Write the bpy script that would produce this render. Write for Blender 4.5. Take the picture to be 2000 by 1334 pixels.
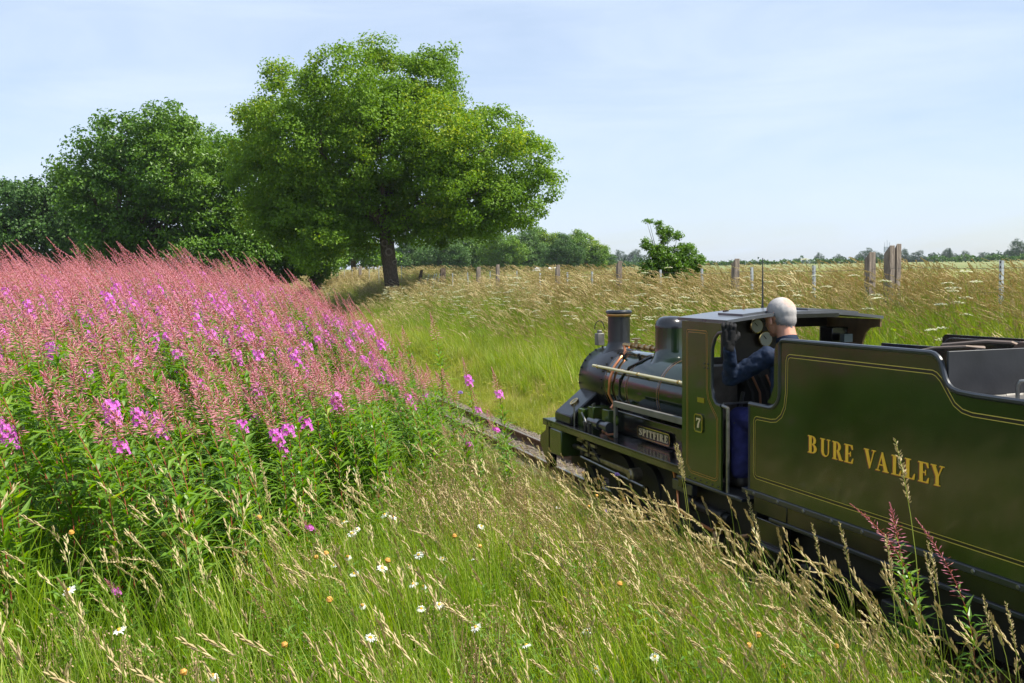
import bpy, math, random
import numpy as np
from mathutils import Vector, Matrix
R = math.radians
rng = np.random.default_rng(7)
random.seed(7)
sc = bpy.context.scene
for o in list(bpy.data.objects): bpy.data.objects.remove(o)
C = sc.collection

# ------------------------------------------------------------------ camera, sky, sun, exposure
# world: X to the right of the line, Y along the line, Z = 0 at the rail head; metres
CAM_H = 1.7
cam_d = bpy.data.cameras.new('camera'); cam = bpy.data.objects.new('camera', cam_d); C.objects.link(cam)
cam_d.lens = 35.0; cam_d.sensor_width = 36.0; cam_d.clip_start = 0.05; cam_d.clip_end = 4000
PSI, PITCH, ROLL = R(19.416), R(3.603), R(0.7)
fwd = Vector((math.sin(PSI)*math.cos(PITCH), math.cos(PSI)*math.cos(PITCH), -math.sin(PITCH)))
r0 = Vector((math.cos(PSI), -math.sin(PSI), 0)); u0 = r0.cross(fwd)
cr = r0*math.cos(ROLL) - u0*math.sin(ROLL); cu = r0*math.sin(ROLL) + u0*math.cos(ROLL)
cam.matrix_world = Matrix(((cr.x, cu.x, -fwd.x, 0), (cr.y, cu.y, -fwd.y, 0), (cr.z, cu.z, -fwd.z, CAM_H), (0, 0, 0, 1)))
sc.camera = cam

SUN_EL, SUN_AZ = R(57), R(126)     # azimuth clockwise from +Y
S = Vector((math.sin(SUN_AZ)*math.cos(SUN_EL), math.cos(SUN_AZ)*math.cos(SUN_EL), math.sin(SUN_EL)))
sun_d = bpy.data.lights.new('sun', 'SUN'); sun = bpy.data.objects.new('sun', sun_d); C.objects.link(sun)
sun_d.energy = 5.0; sun_d.angle = R(0.6); sun_d.color = (1.0, 0.94, 0.82)
sun.rotation_euler = S.to_track_quat('Z', 'Y').to_euler()

w = bpy.data.worlds.new('World'); sc.world = w; w.use_nodes = True
nt = w.node_tree; nt.nodes.clear()
N = nt.nodes.new; L = nt.links.new
out = N('ShaderNodeOutputWorld'); bg = N('ShaderNodeBackground'); sky = N('ShaderNodeTexSky')
sky.sky_type = 'NISHITA'; sky.sun_disc = False; sky.sun_elevation = SUN_EL; sky.sun_rotation = SUN_AZ
sky.air_density = 1.0; sky.dust_density = 1.0; sky.ozone_density = 1.2
tc = N('ShaderNodeTexCoord'); mp = N('ShaderNodeMapping'); mp.inputs['Scale'].default_value = (1.2, 1.2, 7.0)
mp.inputs['Rotation'].default_value = (0, R(8), R(20))
nz = N('ShaderNodeTexNoise'); nz.inputs['Scale'].default_value = 1.6; nz.inputs['Detail'].default_value = 7; nz.inputs['Roughness'].default_value = 0.58
nz.inputs['Distortion'].default_value = 0.6
mr = N('ShaderNodeMapRange'); mr.inputs['From Min'].default_value = 0.34; mr.inputs['From Max'].default_value = 0.72
mr.inputs['To Min'].default_value = 0.36; mr.inputs['To Max'].default_value = 1.0
mx = N('ShaderNodeMix'); mx.data_type = 'RGBA'; mx.inputs[7].default_value = (4.75, 5.55, 6.95, 1)
L(tc.outputs['Generated'], mp.inputs['Vector']); L(mp.outputs[0], nz.inputs['Vector']); L(nz.outputs['Fac'], mr.inputs['Value'])
L(mr.outputs[0], mx.inputs[0]); L(sky.outputs[0], mx.inputs[6]); L(mx.outputs[2], bg.inputs['Color'])
bg.inputs['Strength'].default_value = 0.086
L(bg.outputs[0], out.inputs['Surface'])
sc.view_settings.view_transform = 'Standard'; sc.view_settings.look = 'None'
sc.view_settings.exposure = 0.95; sc.view_settings.gamma = 1.0; sc.view_settings.use_curve_mapping = False
sc.render.engine = 'CYCLES'
sc.cycles.max_bounces = 6; sc.cycles.diffuse_bounces = 3; sc.cycles.glossy_bounces = 3; sc.cycles.transmission_bounces = 4
sc.cycles.use_denoising = True; sc.cycles.sample_clamp_indirect = 6

def photo_px(x, y, z):
    v = Vector((x, y, z-CAM_H)); d = v.dot(fwd); return 1000+1944*v.dot(cr)/d, 667-1944*v.dot(cu)/d

# ------------------------------------------------------------------ materials
MATS = {}
def mat(name, col, rough=0.5, metal=0.0, coat=0.0, spec=0.5, var=0.0, vscale=8.0, bump=0.0, bscale=40.0, col2=None, stretch=None):
    if name in MATS: return MATS[name]
    m = bpy.data.materials.new(name); m.use_nodes = True; t = m.node_tree; b = t.nodes['Principled BSDF']
    b.inputs['Base Color'].default_value = (*col, 1); b.inputs['Roughness'].default_value = rough
    b.inputs['Metallic'].default_value = metal; b.inputs['Coat Weight'].default_value = coat; b.inputs['Coat Roughness'].default_value = 0.08
    b.inputs['Specular IOR Level'].default_value = spec
    if var > 0 or bump > 0:
        co = t.nodes.new('ShaderNodeTexCoord'); mp_ = t.nodes.new('ShaderNodeMapping')
        if stretch: mp_.inputs['Scale'].default_value = stretch
        t.links.new(co.outputs['Object'], mp_.inputs['Vector'])
    if var > 0:
        n = t.nodes.new('ShaderNodeTexNoise'); n.inputs['Scale'].default_value = vscale; n.inputs['Detail'].default_value = 6; n.inputs['Roughness'].default_value = 0.6
        r = t.nodes.new('ShaderNodeValToRGB'); c2 = col2 or tuple(min(1, c*(1+1.6*var)) for c in col)
        c1 = tuple(c*(1-var) for c in col)
        r.color_ramp.elements[0].position = 0.3; r.color_ramp.elements[1].position = 0.7
        r.color_ramp.elements[0].color = (*c1, 1); r.color_ramp.elements[1].color = (*c2, 1)
        t.links.new(mp_.outputs[0], n.inputs['Vector']); t.links.new(n.outputs['Fac'], r.inputs['Fac']); t.links.new(r.outputs['Color'], b.inputs['Base Color'])
        rr = t.nodes.new('ShaderNodeMapRange'); rr.inputs['To Min'].default_value = max(0.02, rough-0.06); rr.inputs['To Max'].default_value = min(1, rough+0.1)
        t.links.new(n.outputs['Fac'], rr.inputs['Value']); t.links.new(rr.outputs[0], b.inputs['Roughness'])
    if bump > 0:
        n2 = t.nodes.new('ShaderNodeTexNoise'); n2.inputs['Scale'].default_value = bscale; n2.inputs['Detail'].default_value = 5
        bp = t.nodes.new('ShaderNodeBump'); bp.inputs['Strength'].default_value = bump; bp.inputs['Distance'].default_value = 0.02
        t.links.new(mp_.outputs[0], n2.inputs['Vector']); t.links.new(n2.outputs['Fac'], bp.inputs['Height']); t.links.new(bp.outputs[0], b.inputs['Normal'])
    MATS[name] = m; return m

def leafmat(name, ca, cb, cc=None, trans=0.35, rough=0.5, spec=0.35, patch=0.0, tcol=None):
    """foliage: colour differs per leaf (island) and per plant, light passes through"""
    if name in MATS: return MATS[name]
    m = bpy.data.materials.new(name); m.use_nodes = True; t = m.node_tree; b = t.nodes['Principled BSDF']; o = t.nodes['Material Output']
    g = t.nodes.new('ShaderNodeNewGeometry'); oi = t.nodes.new('ShaderNodeObjectInfo')
    r = t.nodes.new('ShaderNodeValToRGB'); r.color_ramp.elements[0].color = (*ca, 1); r.color_ramp.elements[1].color = (*cb, 1)
    if cc: e = r.color_ramp.elements.new(0.9); e.color = (*cb, 1); r.color_ramp.elements[2].color = (*cc, 1)
    ma = t.nodes.new('ShaderNodeMath'); ma.operation = 'MULTIPLY_ADD'; ma.inputs[1].default_value = 0.62
    mb = t.nodes.new('ShaderNodeMath'); mb.operation = 'MULTIPLY'; mb.inputs[1].default_value = 0.38
    t.links.new(oi.outputs['Random'], mb.inputs[0]); t.links.new(g.outputs['Random Per Island'], ma.inputs[0]); t.links.new(mb.outputs[0], ma.inputs[2])
    src = ma.outputs[0]
    if patch > 0:
        n = t.nodes.new('ShaderNodeTexNoise'); n.inputs['Scale'].default_value = patch; n.inputs['Detail'].default_value = 3
        t.links.new(g.outputs['Position'], n.inputs['Vector'])
        mc = t.nodes.new('ShaderNodeMath'); mc.operation = 'MULTIPLY_ADD'; mc.inputs[1].default_value = 1.6; mc.inputs[2].default_value = -0.8
        md = t.nodes.new('ShaderNodeMath'); md.operation = 'ADD'; t.links.new(n.outputs['Fac'], mc.inputs[0]); t.links.new(mc.outputs[0], md.inputs[0]); t.links.new(src, md.inputs[1]); src = md.outputs[0]
    t.links.new(src, r.inputs['Fac']); t.links.new(r.outputs['Color'], b.inputs['Base Color'])
    b.inputs['Roughness'].default_value = rough; b.inputs['Specular IOR Level'].default_value = spec
    if trans > 0:
        tr = t.nodes.new('ShaderNodeBsdfTranslucent'); mxs = t.nodes.new('ShaderNodeMixShader'); mxs.inputs[0].default_value = trans
        hs = t.nodes.new('ShaderNodeHueSaturation'); hs.inputs['Saturation'].default_value = 1.15; hs.inputs['Value'].default_value = 1.7; hs.inputs['Hue'].default_value = 0.49
        t.links.new(r.outputs['Color'], hs.inputs['Color']); t.links.new(hs.outputs['Color'], tr.inputs['Color'])
        t.links.new(b.outputs[0], mxs.inputs[1]); t.links.new(tr.outputs[0], mxs.inputs[2]); t.links.new(mxs.outputs[0], o.inputs['Surface'])
    MATS[name] = m; return m

M_green = mat('olive green loco paint', (0.0240, 0.0440, 0.0070), 0.22, coat=0.35, spec=0.6, var=0.25, vscale=3, bump=0.015, bscale=6)
M_green_dimmed = mat('loco green darkened for tender reflections', (0.0095, 0.0200, 0.0045), 0.15, coat=0.5, spec=0.55, var=0.35, vscale=2.2, bump=0.02, bscale=3.5)  # same paint as the cab; the tender's darker reflections are put into the colour
M_boil = mat('boiler dark green paint', (0.0055, 0.0150, 0.0055), 0.16, coat=0.7, spec=0.6, var=0.2, vscale=4)
M_valance = mat('black green valance paint', (0.020, 0.024, 0.012), 0.2, coat=0.5)
M_black = mat('gloss black paint', (0.006, 0.006, 0.007), 0.22, coat=0.4, spec=0.5, var=0.3, vscale=9)
M_smoke = mat('smokebox black', (0.0045, 0.0045, 0.0055), 0.34, coat=0.25, spec=0.5, var=0.4, vscale=7, bump=0.03)
M_sat = mat('sooty black metal', (0.0065, 0.006, 0.0055), 0.6, var=0.5, vscale=14, bump=0.1)
M_blue = mat('blue grey black paint', (0.018, 0.022, 0.028), 0.3, coat=0.3, var=0.2)
M_steel = mat('dull steel', (0.20, 0.20, 0.19), 0.38, metal=0.9, var=0.3, vscale=20)
M_rod = mat('oily grey steel', (0.22, 0.19, 0.13), 0.42, metal=0.75, var=0.4, vscale=15)
M_brass = mat('polished brass', (0.72, 0.52, 0.20), 0.2, metal=1.0)
M_rail = mat('cream brass handrail', (0.78, 0.70, 0.42), 0.3, metal=0.7)
M_copper = mat('copper pipe', (0.62, 0.25, 0.12), 0.32, metal=0.9, var=0.3, vscale=18)
M_gold = mat('yellow lettering', (0.80, 0.47, 0.03), 0.5)
M_shade = mat('red letter shade', (0.25, 0.05, 0.02), 0.5)
M_line = mat('lining yellow', (0.50, 0.40, 0.07), 0.4)
M_line2 = mat('lining orange', (0.42, 0.20, 0.04), 0.4)
M_tan = mat('tan cab inside', (0.14, 0.085, 0.035), 0.5, var=0.4, vscale=9)
M_grey = mat('grey walkway bar', (0.15, 0.145, 0.13), 0.4, metal=0.3, var=0.2)
M_roof = mat('cab roof grey black', (0.075, 0.08, 0.09), 0.28, coat=0.2, var=0.25, vscale=6)
M_dial = mat('gauge face', (0.62, 0.62, 0.52), 0.4)
M_rust = mat('rusty rail side', (0.10, 0.050, 0.028), 0.8, var=0.5, vscale=25, bump=0.3)
M_railtop = mat('worn rail head', (0.30, 0.27, 0.25), 0.35, metal=0.8, var=0.3, vscale=30)
M_sleeper = mat('weathered sleeper', (0.075, 0.055, 0.04), 0.9, var=0.5, vscale=6, bump=0.4, stretch=(2, 12, 12))
M_ballast = mat('ballast bed', (0.09, 0.075, 0.055), 0.95, var=0.6, vscale=30, bump=0.6, bscale=60)
M_post = mat('weathered post', (0.17, 0.14, 0.115), 0.9, var=0.5, vscale=7, bump=0.7, bscale=16, stretch=(6, 6, 0.7))
M_galv = mat('galvanised steel', (0.45, 0.48, 0.50), 0.4, metal=0.6, var=0.2)
M_wire = mat('fence wire', (0.16, 0.16, 0.16), 0.5, metal=0.7)
M_bark = mat('bark', (0.085, 0.062, 0.045), 0.95, var=0.55, vscale=9, bump=1.0, bscale=14, stretch=(5, 5, 1.2))
M_bark2 = mat('pale bark scar', (0.16, 0.13, 0.10), 0.9, var=0.4, vscale=14, bump=0.5)
M_cloth = mat('navy jacket cloth', (0.006, 0.014, 0.036), 0.75, spec=0.25, var=0.25, vscale=20, bump=0.12, bscale=200)
M_trous = mat('blue work trousers', (0.022, 0.024, 0.10), 0.8, spec=0.2, var=0.3, vscale=16, bump=0.12, bscale=160)
M_glove = mat('black glove', (0.006, 0.006, 0.007), 0.8, spec=0.3, var=0.4, vscale=30, bump=0.4, bscale=220)
M_boot = mat('dark boot leather', (0.018, 0.016, 0.015), 0.5, var=0.3)
M_glass = mat('dark spectacle frame', (0.02, 0.02, 0.025), 0.2)
M_far = mat('mast grey', (0.30, 0.34, 0.40), 0.6)
M_white = mat('white canvas', (0.75, 0.77, 0.80), 0.7)
def skinmat():
    m = mat('skin', (0.48, 0.24, 0.165), 0.5, spec=0.35, var=0.22, vscale=12, bump=0.05, bscale=90)
    b = m.node_tree.nodes['Principled BSDF']; b.inputs['Subsurface Weight'].default_value = 0.15; b.inputs['Subsurface Radius'].default_value = (0.02, 0.006, 0.004)
    return m
M_skin = skinmat()
M_hair = mat('cropped silver hair', (0.36, 0.335, 0.32), 0.8, spec=0.15, bump=0.2, bscale=330)
def hair_blend():
    t = M_hair.node_tree; b = t.nodes['Principled BSDF']; co = t.nodes.new('ShaderNodeTexCoord'); vd = t.nodes.new('ShaderNodeVectorMath'); vd.operation = 'DISTANCE'; vd.inputs[1].default_value = (3.395, 4.845, 1.545)
    n = t.nodes.new('ShaderNodeTexNoise'); n.inputs['Scale'].default_value = 90; n.inputs['Detail'].default_value = 6; ad = t.nodes.new('ShaderNodeMath'); ad.operation = 'MULTIPLY_ADD'; ad.inputs[1].default_value = .05
    r = t.nodes.new('ShaderNodeValToRGB'); r.color_ramp.elements[0].position = .045; r.color_ramp.elements[1].position = .08; r.color_ramp.elements[0].color = (.52, .30, .22, 1); r.color_ramp.elements[1].color = (.40, .385, .38, 1)
    e = r.color_ramp.elements.new(.17); e.color = (.17, .16, .16, 1)
    t.links.new(co.outputs['Object'], vd.inputs[0]); t.links.new(co.outputs['Object'], n.inputs['Vector']); t.links.new(n.outputs['Fac'], ad.inputs[0]); t.links.new(vd.outputs['Value'], ad.inputs[2]); t.links.new(ad.outputs[0], r.inputs['Fac']); t.links.new(r.outputs[0], b.inputs['Base Color'])
hair_blend()

G_mid = leafmat('grass blade green', (0.095, 0.200, 0.008), (0.24, 0.34, 0.020), (0.44, 0.39, 0.11), trans=0.45, patch=0.7)
G_short = leafmat('short turf green', (0.16, 0.22, 0.025), (0.32, 0.33, 0.07), (0.48, 0.38, 0.19), trans=0.45, patch=1.1)
G_bank = leafmat('bank grass green', (0.115, 0.205, 0.016), (0.25, 0.32, 0.040), (0.44, 0.38, 0.15), trans=0.45, patch=0.45)
G_tan = leafmat('dry tan seed head', (0.36, 0.29, 0.14), (0.55, 0.47, 0.27), (0.42, 0.29, 0.20), trans=0.3, rough=0.6)
G_stalk = leafmat('yellow green stalk', (0.17, 0.27, 0.03), (0.38, 0.39, 0.10), trans=0.3)
G_dry = leafmat('dry brown litter', (0.30, 0.21, 0.11), (0.50, 0.38, 0.22), (0.55, 0.47, 0.30), trans=0.25)
G_fw = leafmat('willowherb leaf', (0.065, 0.165, 0.018), (0.165, 0.285, 0.030), (0.36, 0.40, 0.065), trans=0.42, rough=0.42, spec=0.5)
G_fwstem = leafmat('willowherb red stem', (0.22, 0.045, 0.035), (0.33, 0.085, 0.045), (0.30, 0.22, 0.06), trans=0.1)
G_bud = leafmat('willowherb pink bud', (0.50, 0.17, 0.24), (0.60, 0.29, 0.33), (0.50, 0.44, 0.22), trans=0.3)
G_petal = leafmat('magenta petal', (0.58, 0.10, 0.50), (0.70, 0.22, 0.66), trans=0.4)
G_white = leafmat('white petal', (0.72, 0.72, 0.66), (0.82, 0.82, 0.80), trans=0.3)
G_umb = leafmat('cream umbel', (0.50, 0.52, 0.36), (0.72, 0.72, 0.60), trans=0.3)
G_disc = leafmat('daisy yellow disc', (0.62, 0.33, 0.03), (0.72, 0.45, 0.06), trans=0.0)
G_odisc = leafmat('spent orange disc', (0.42, 0.20, 0.03), (0.55, 0.28, 0.06), trans=0.0)
G_lilac = leafmat('lilac florets', (0.42, 0.28, 0.55), (0.58, 0.44, 0.72), trans=0.3)
G_oak = leafmat('oak leaf', (0.062, 0.145, 0.008), (0.145, 0.255, 0.012), (0.28, 0.35, 0.022), trans=0.34, rough=0.55, spec=0.3, patch=0.35)
G_oak2 = leafmat('darker oak leaf', (0.052, 0.130, 0.010), (0.120, 0.225, 0.014), (0.24, 0.31, 0.03), trans=0.28, rough=0.45, spec=0.4, patch=0.3)
G_oak3 = leafmat('blue green tree leaf', (0.038, 0.095, 0.018), (0.080, 0.160, 0.026), trans=0.22, patch=0.2)
G_farl = leafmat('distant tree leaf', (0.026, 0.060, 0.028), (0.050, 0.095, 0.038), trans=0.2, patch=0.08)
G_bush = leafmat('sapling leaf', (0.055, 0.135, 0.010), (0.13, 0.24, 0.020), (0.26, 0.33, 0.03), trans=0.35, rough=0.4, spec=0.5)

# ------------------------------------------------------------------ mesh helpers
def np_mesh(name, verts, loops, nper, mats, mi=None, smooth=False):
    """verts (n,3), loops flat, nper = verts per face (int or array)"""
    me = bpy.data.meshes.new(name); v = np.ascontiguousarray(verts, dtype=np.float32); l = np.ascontiguousarray(loops, dtype=np.int32).ravel()
    nf = len(l)//nper if np.isscalar(nper) else len(nper)
    tot = np.full(nf, nper, np.int32) if np.isscalar(nper) else np.asarray(nper, np.int32)
    st = np.concatenate([[0], np.cumsum(tot)[:-1]]).astype(np.int32)
    me.vertices.add(len(v)); me.vertices.foreach_set('co', v.ravel())
    me.loops.add(len(l)); me.loops.foreach_set('vertex_index', l)
    me.polygons.add(nf); me.polygons.foreach_set('loop_start', st)
    if mi is not None: me.polygons.foreach_set('material_index', np.asarray(mi, np.int32))
    me.polygons.foreach_set('use_smooth', np.full(nf, smooth))
    for m in (mats if isinstance(mats, (list, tuple)) else [mats]): me.materials.append(m)
    me.update(calc_edges=True); me.validate(); return me

class MB:
    def __init__(s): s.v = []; s.f = []; s.m = []
    def add(s, vs, fs, m=0):
        b = len(s.v); s.v.extend([tuple(p) for p in vs]); s.f.extend([tuple(i+b for i in f) for f in fs]); s.m.extend([m]*len(fs)); return s
    def box(s, x0, x1, y0, y1, z0, z1, m=0):
        vs = [(x, y, z) for x in (x0, x1) for y in (y0, y1) for z in (z0, z1)]
        return s.add(vs, [(0, 1, 3, 2), (4, 6, 7, 5), (0, 4, 5, 1), (2, 3, 7, 6), (0, 2, 6, 4), (1, 5, 7, 3)], m)
    def prism(s, poly, ax, a0, a1, m=0):
        """poly: 2-D points; ax 'X': (y,z), 'Y': (x,z), 'Z': (x,y)"""
        f = {'X': lambda p, a: (a, p[0], p[1]), 'Y': lambda p, a: (p[0], a, p[1]), 'Z': lambda p, a: (p[0], p[1], a)}[ax]
        n = len(poly); vs = [f(p, a0) for p in poly] + [f(p, a1) for p in poly]
        return s.add(vs, [tuple(range(n))[::-1], tuple(range(n, 2*n))] + [(i, (i+1) % n, n+(i+1) % n, n+i) for i in range(n)], m)
    def tube(s, pts, rad, n=8, m=0, cap=True):
        P = [Vector(p) for p in pts]; k = len(P); rs = rad if isinstance(rad, (list, tuple)) else [rad]*k
        vs = []; prev = None
        for i, p in enumerate(P):
            d = (P[min(i+1, k-1)]-P[max(i-1, 0)]).normalized()
            a = (prev - d*prev.dot(d)) if prev else d.orthogonal()
            if a.length < 1e-6: a = d.orthogonal()
            a.normalize(); b = d.cross(a); prev = a
            for j in range(n):
                t = 2*math.pi*j/n; vs.append(p + (a*math.cos(t)+b*math.sin(t))*rs[i])
        fs = [(i*n+j, i*n+(j+1) % n, (i+1)*n+(j+1) % n, (i+1)*n+j) for i in range(k-1) for j in range(n)]
        if cap: fs += [tuple(range(n))[::-1], tuple(range((k-1)*n, k*n))]
        return s.add(vs, fs, m)
    def lathe(s, prof, c, ax='Z', n=32, m=0, cap=True):
        """prof: (radius, position along the axis)"""
        vs = []
        for r, h in prof:
            for j in range(n):
                t = 2*math.pi*j/n; a, b = r*math.cos(t), r*math.sin(t)
                vs.append({'Z': (c[0]+a, c[1]+b, c[2]+h), 'Y': (c[0]+b, c[1]+h, c[2]+a), 'X': (c[0]+h, c[1]+a, c[2]+b)}[ax])
        k = len(prof); fs = [(i*n+j, i*n+(j+1) % n, (i+1)*n+(j+1) % n, (i+1)*n+j) for i in range(k-1) for j in range(n)]
        if cap: fs += [tuple(range(n))[::-1], tuple(range((k-1)*n, k*n))]
        return s.add(vs, fs, m)
    def mesh(s, name, mats, smooth=40):
        me = bpy.data.meshes.new(name); me.from_pydata([tuple(v) for v in s.v], [], s.f)
        for m in (mats if isinstance(mats, (list, tuple)) else [mats]): me.materials.append(m)
        me.polygons.foreach_set('material_index', s.m); 
        import bmesh
        bm = bmesh.new(); bm.from_mesh(me); bmesh.ops.recalc_face_normals(bm, faces=bm.faces); bm.to_mesh(me); bm.free()
        me.polygons.foreach_set('use_smooth', [bool(smooth)]*len(me.polygons))
        if smooth: me.set_sharp_from_angle(angle=R(smooth))
        me.update(); return me
    def build(s, name, mats, parent=None, smooth=40, bevel=0, **kw):
        o = bpy.data.objects.new(name, s.mesh(name, mats, smooth)); C.objects.link(o)
        if parent: 
            o.parent = parent; o.matrix_parent_inverse = Matrix.Translation(-parent.location) if parent.type == 'EMPTY' else Matrix.Identity(4)
        if bevel:
            b = o.modifiers.new('bevel', 'BEVEL'); b.width = bevel; b.segments = 2; b.limit_method = 'ANGLE'; b.angle_limit = R(40); b.harden_normals = False
        for k, v in kw.items(): o[k] = v
        return o

def thing(name, label, cat, loc=(0, 0, 0), group=None, rz=0):
    o = bpy.data.objects.new(name, None); C.objects.link(o); o.location = loc; o.rotation_euler = (0, 0, rz); o.empty_display_size = 0.1
    o['label'] = label; o['category'] = cat
    if group: o['group'] = group
    return o
def put(name, me, parent=None, **kw):
    o = bpy.data.objects.new(name, me); C.objects.link(o)
    if parent: o.parent = parent
    for k, v in kw.items(): o[k] = v
    return o

# ------------------------------------------------------------------ terrain
def ss(x, a, b):
    t = np.clip((x-a)/(b-a), 0, 1); return t*t*(3-2*t)
def wob(x, y):
    return (np.sin(x*0.9+1.3)*np.cos(y*0.7+0.4)*0.5 + np.sin(x*2.3+y*1.9)*0.25 + np.sin(x*0.31-y*0.23+2)*0.6)
def ground_z(x, y):
    x = np.asarray(x, float); y = np.asarray(y, float); r = np.hypot(x, y)
    xs = [-400, -30, -8, -3, -0.5, 0.6, 1.6, 2.3, 2.75, 3.0, 4.1, 4.5, 5.2, 6.0, 7.1, 8.4, 10, 400]
    zs = [0.6, 0.55, 0.5, 0.44, 0.38, 0.27, 0.10, -0.02, -0.11, -0.15, -0.15, -0.10, 0.00, 0.26, 0.60, 0.79, 0.82, 0.82]
    z = np.interp(x, xs, zs)
    z = z + np.interp(x, [-3, 0.2, 1.5, 2.3, 2.8], [0.05, 0.16, 0.34, 0.28, 0])*ss(y, 7.5, 13)
    far = 0.0155*np.clip(r-12, 0, 240)
    side = np.where(x > 6.0, ss(x, 6.0, 10.0), ss(-x, 3, 25)*0.8 + 0)
    corr = ss(y, 60, 120)
    z = z + far*np.maximum(side, corr)
    track = (x > 2.7) & (x < 4.4)
    z = z + wob(x, y)*0.03*np.where(track, 0, 1)*np.clip(np.minimum(abs(x-2.7), abs(x-4.4))*2, 0, 1)
    return z
def grid(a, b, n, p=1.0, c=0.0):
    return None
gx = np.unique(np.concatenate([np.linspace(-900, -60, 22), np.linspace(-60, -8, 40), np.linspace(-8, 12, 161), np.linspace(12, 70, 60), np.linspace(70, 1500, 40)]))
gy = np.unique(np.concatenate([np.linspace(-60, -2, 20), np.linspace(-2, 30, 161), np.linspace(30, 120, 90), np.linspace(120, 1600, 50)]))
GX, GY = np.meshgrid(gx, gy); GZ = ground_z(GX, GY)
nx, ny = len(gx), len(gy); idx = np.arange(nx*ny).reshape(ny, nx)
quads = np.stack([idx[:-1, :-1], idx[:-1, 1:], idx[1:, 1:], idx[1:, :-1]], -1).reshape(-1, 4)
def ground_mat():
    m = bpy.data.materials.new('grassy soil'); m.use_nodes = True; t = m.node_tree; b = t.nodes['Principled BSDF']; b.inputs['Roughness'].default_value = 0.95; b.inputs['Specular IOR Level'].default_value = 0.15
    g = t.nodes.new('ShaderNodeNewGeometry'); sep = t.nodes.new('ShaderNodeSeparateXYZ'); t.links.new(g.outputs['Position'], sep.inputs[0])
    def noise(s, d=5):
        n = t.nodes.new('ShaderNodeTexNoise'); n.inputs['Scale'].default_value = s; n.inputs['Detail'].default_value = d; t.links.new(g.outputs['Position'], n.inputs['Vector']); return n
    def ramp(n, p0, c0, p1, c1):
        r = t.nodes.new('ShaderNodeValToRGB'); r.color_ramp.elements[0].position = p0; r.color_ramp.elements[1].position = p1
        r.color_ramp.elements[0].color = (*c0, 1); r.color_ramp.elements[1].color = (*c1, 1); t.links.new(n.outputs['Fac'], r.inputs['Fac']); return r
    near = ramp(noise(9), 0.35, (0.030, 0.055, 0.012), 0.7, (0.10, 0.12, 0.035))
    # far field: pale green crop with straw streaks
    mpn = t.nodes.new('ShaderNodeMapping'); mpn.inputs['Scale'].default_value = (0.02, 0.12, 0.1); t.links.new(g.outputs['Position'], mpn.inputs['Vector'])
    nf = t.nodes.new('ShaderNodeTexNoise'); nf.inputs['Scale'].default_value = 1.0; nf.inputs['Detail'].default_value = 8; nf.inputs['Roughness'].default_value = 0.65; t.links.new(mpn.outputs[0], nf.inputs['Vector'])
    field = ramp(nf, 0.35, (0.125, 0.165, 0.060), 0.70, (0.23, 0.225, 0.105))
    fine = ramp(noise(5, 8), 0.3, (0.72, 0.72, 0.72), 0.7, (1.15, 1.15, 1.15))
    mu = t.nodes.new('ShaderNodeMix'); mu.data_type = 'RGBA'; mu.blend_type = 'MULTIPLY'; mu.inputs[0].default_value = 1; t.links.new(field.outputs[0], mu.inputs[6]); t.links.new(fine.outputs[0], mu.inputs[7])
    mrx = t.nodes.new('ShaderNodeMapRange'); mrx.inputs['From Min'].default_value = 9.5; mrx.inputs['From Max'].default_value = 14; t.links.new(sep.outputs['X'], mrx.inputs['Value'])
    mm = t.nodes.new('ShaderNodeMix'); mm.data_type = 'RGBA'; t.links.new(mrx.outputs[0], mm.inputs[0]); t.links.new(near.outputs[0], mm.inputs[6]); t.links.new(mu.outputs[2], mm.inputs[7])
    t.links.new(mm.outputs[2], b.inputs['Base Color'])
    bp = t.nodes.new('ShaderNodeBump'); bp.inputs['Strength'].default_value = 0.6; bp.inputs['Distance'].default_value = 0.05; nb = noise(25, 6); t.links.new(nb.outputs['Fac'], bp.inputs['Height']); t.links.new(bp.outputs[0], b.inputs['Normal'])
    return m
ground = put('ground', np_mesh('ground', np.stack([GX, GY, GZ], -1).reshape(-1, 3), quads, 4, ground_mat(), smooth=True), kind='structure')

# ballast bed, rails, sleepers
TX = 3.53
bx_ = np.array([2.86, 3.0, 3.12, 3.94, 4.06, 4.2]); bz_ = np.array([-0.16, -0.105, -0.085, -0.085, -0.105, -0.16]); by_ = np.linspace(-4, 62, 133)
BX, BY = np.meshgrid(bx_, by_); BZ = np.broadcast_to(bz_, BX.shape) + rng.normal(0, 0.004, BX.shape)
i2 = np.arange(BX.size).reshape(BX.shape); q2 = np.stack([i2[:-1, :-1], i2[:-1, 1:], i2[1:, 1:], i2[1:, :-1]], -1).reshape(-1, 4)
put('ballast_bed', np_mesh('ballast_bed', np.stack([BX, BY, BZ], -1).reshape(-1, 3), q2, 4, M_ballast, smooth=True), kind='structure')
track = thing('railway_track', 'narrow gauge railway track with rusty rails running under the train', 'railway track', (TX, 0, 0))
for sx in (-0.19, 0.19):
    x = TX+sx
    prof = [(x-0.04, -0.085), (x+0.04, -0.085), (x+0.04, -0.077), (x+0.007, -0.068), (x+0.007, -0.026), (x+0.019, -0.018), (x+0.019, -0.003), (x+0.015, 0), (x-0.015, 0), (x-0.019, -0.003), (x-0.019, -0.018), (x-0.007, -0.026), (x-0.007, -0.068), (x-0.04, -0.077)]
    b = MB().prism(prof, 'Y', -4, 60); o = b.build('rail', [M_rust, M_railtop], track, smooth=0)
    for p in o.data.polygons:
        if p.normal.z > 0.9 and p.center.z > -0.004: p.material_index = 1
sl = MB().box(-0.40, 0.40, -0.06, 0.06, -0.12, -0.078).mesh('sleeper', M_sleeper)
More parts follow.
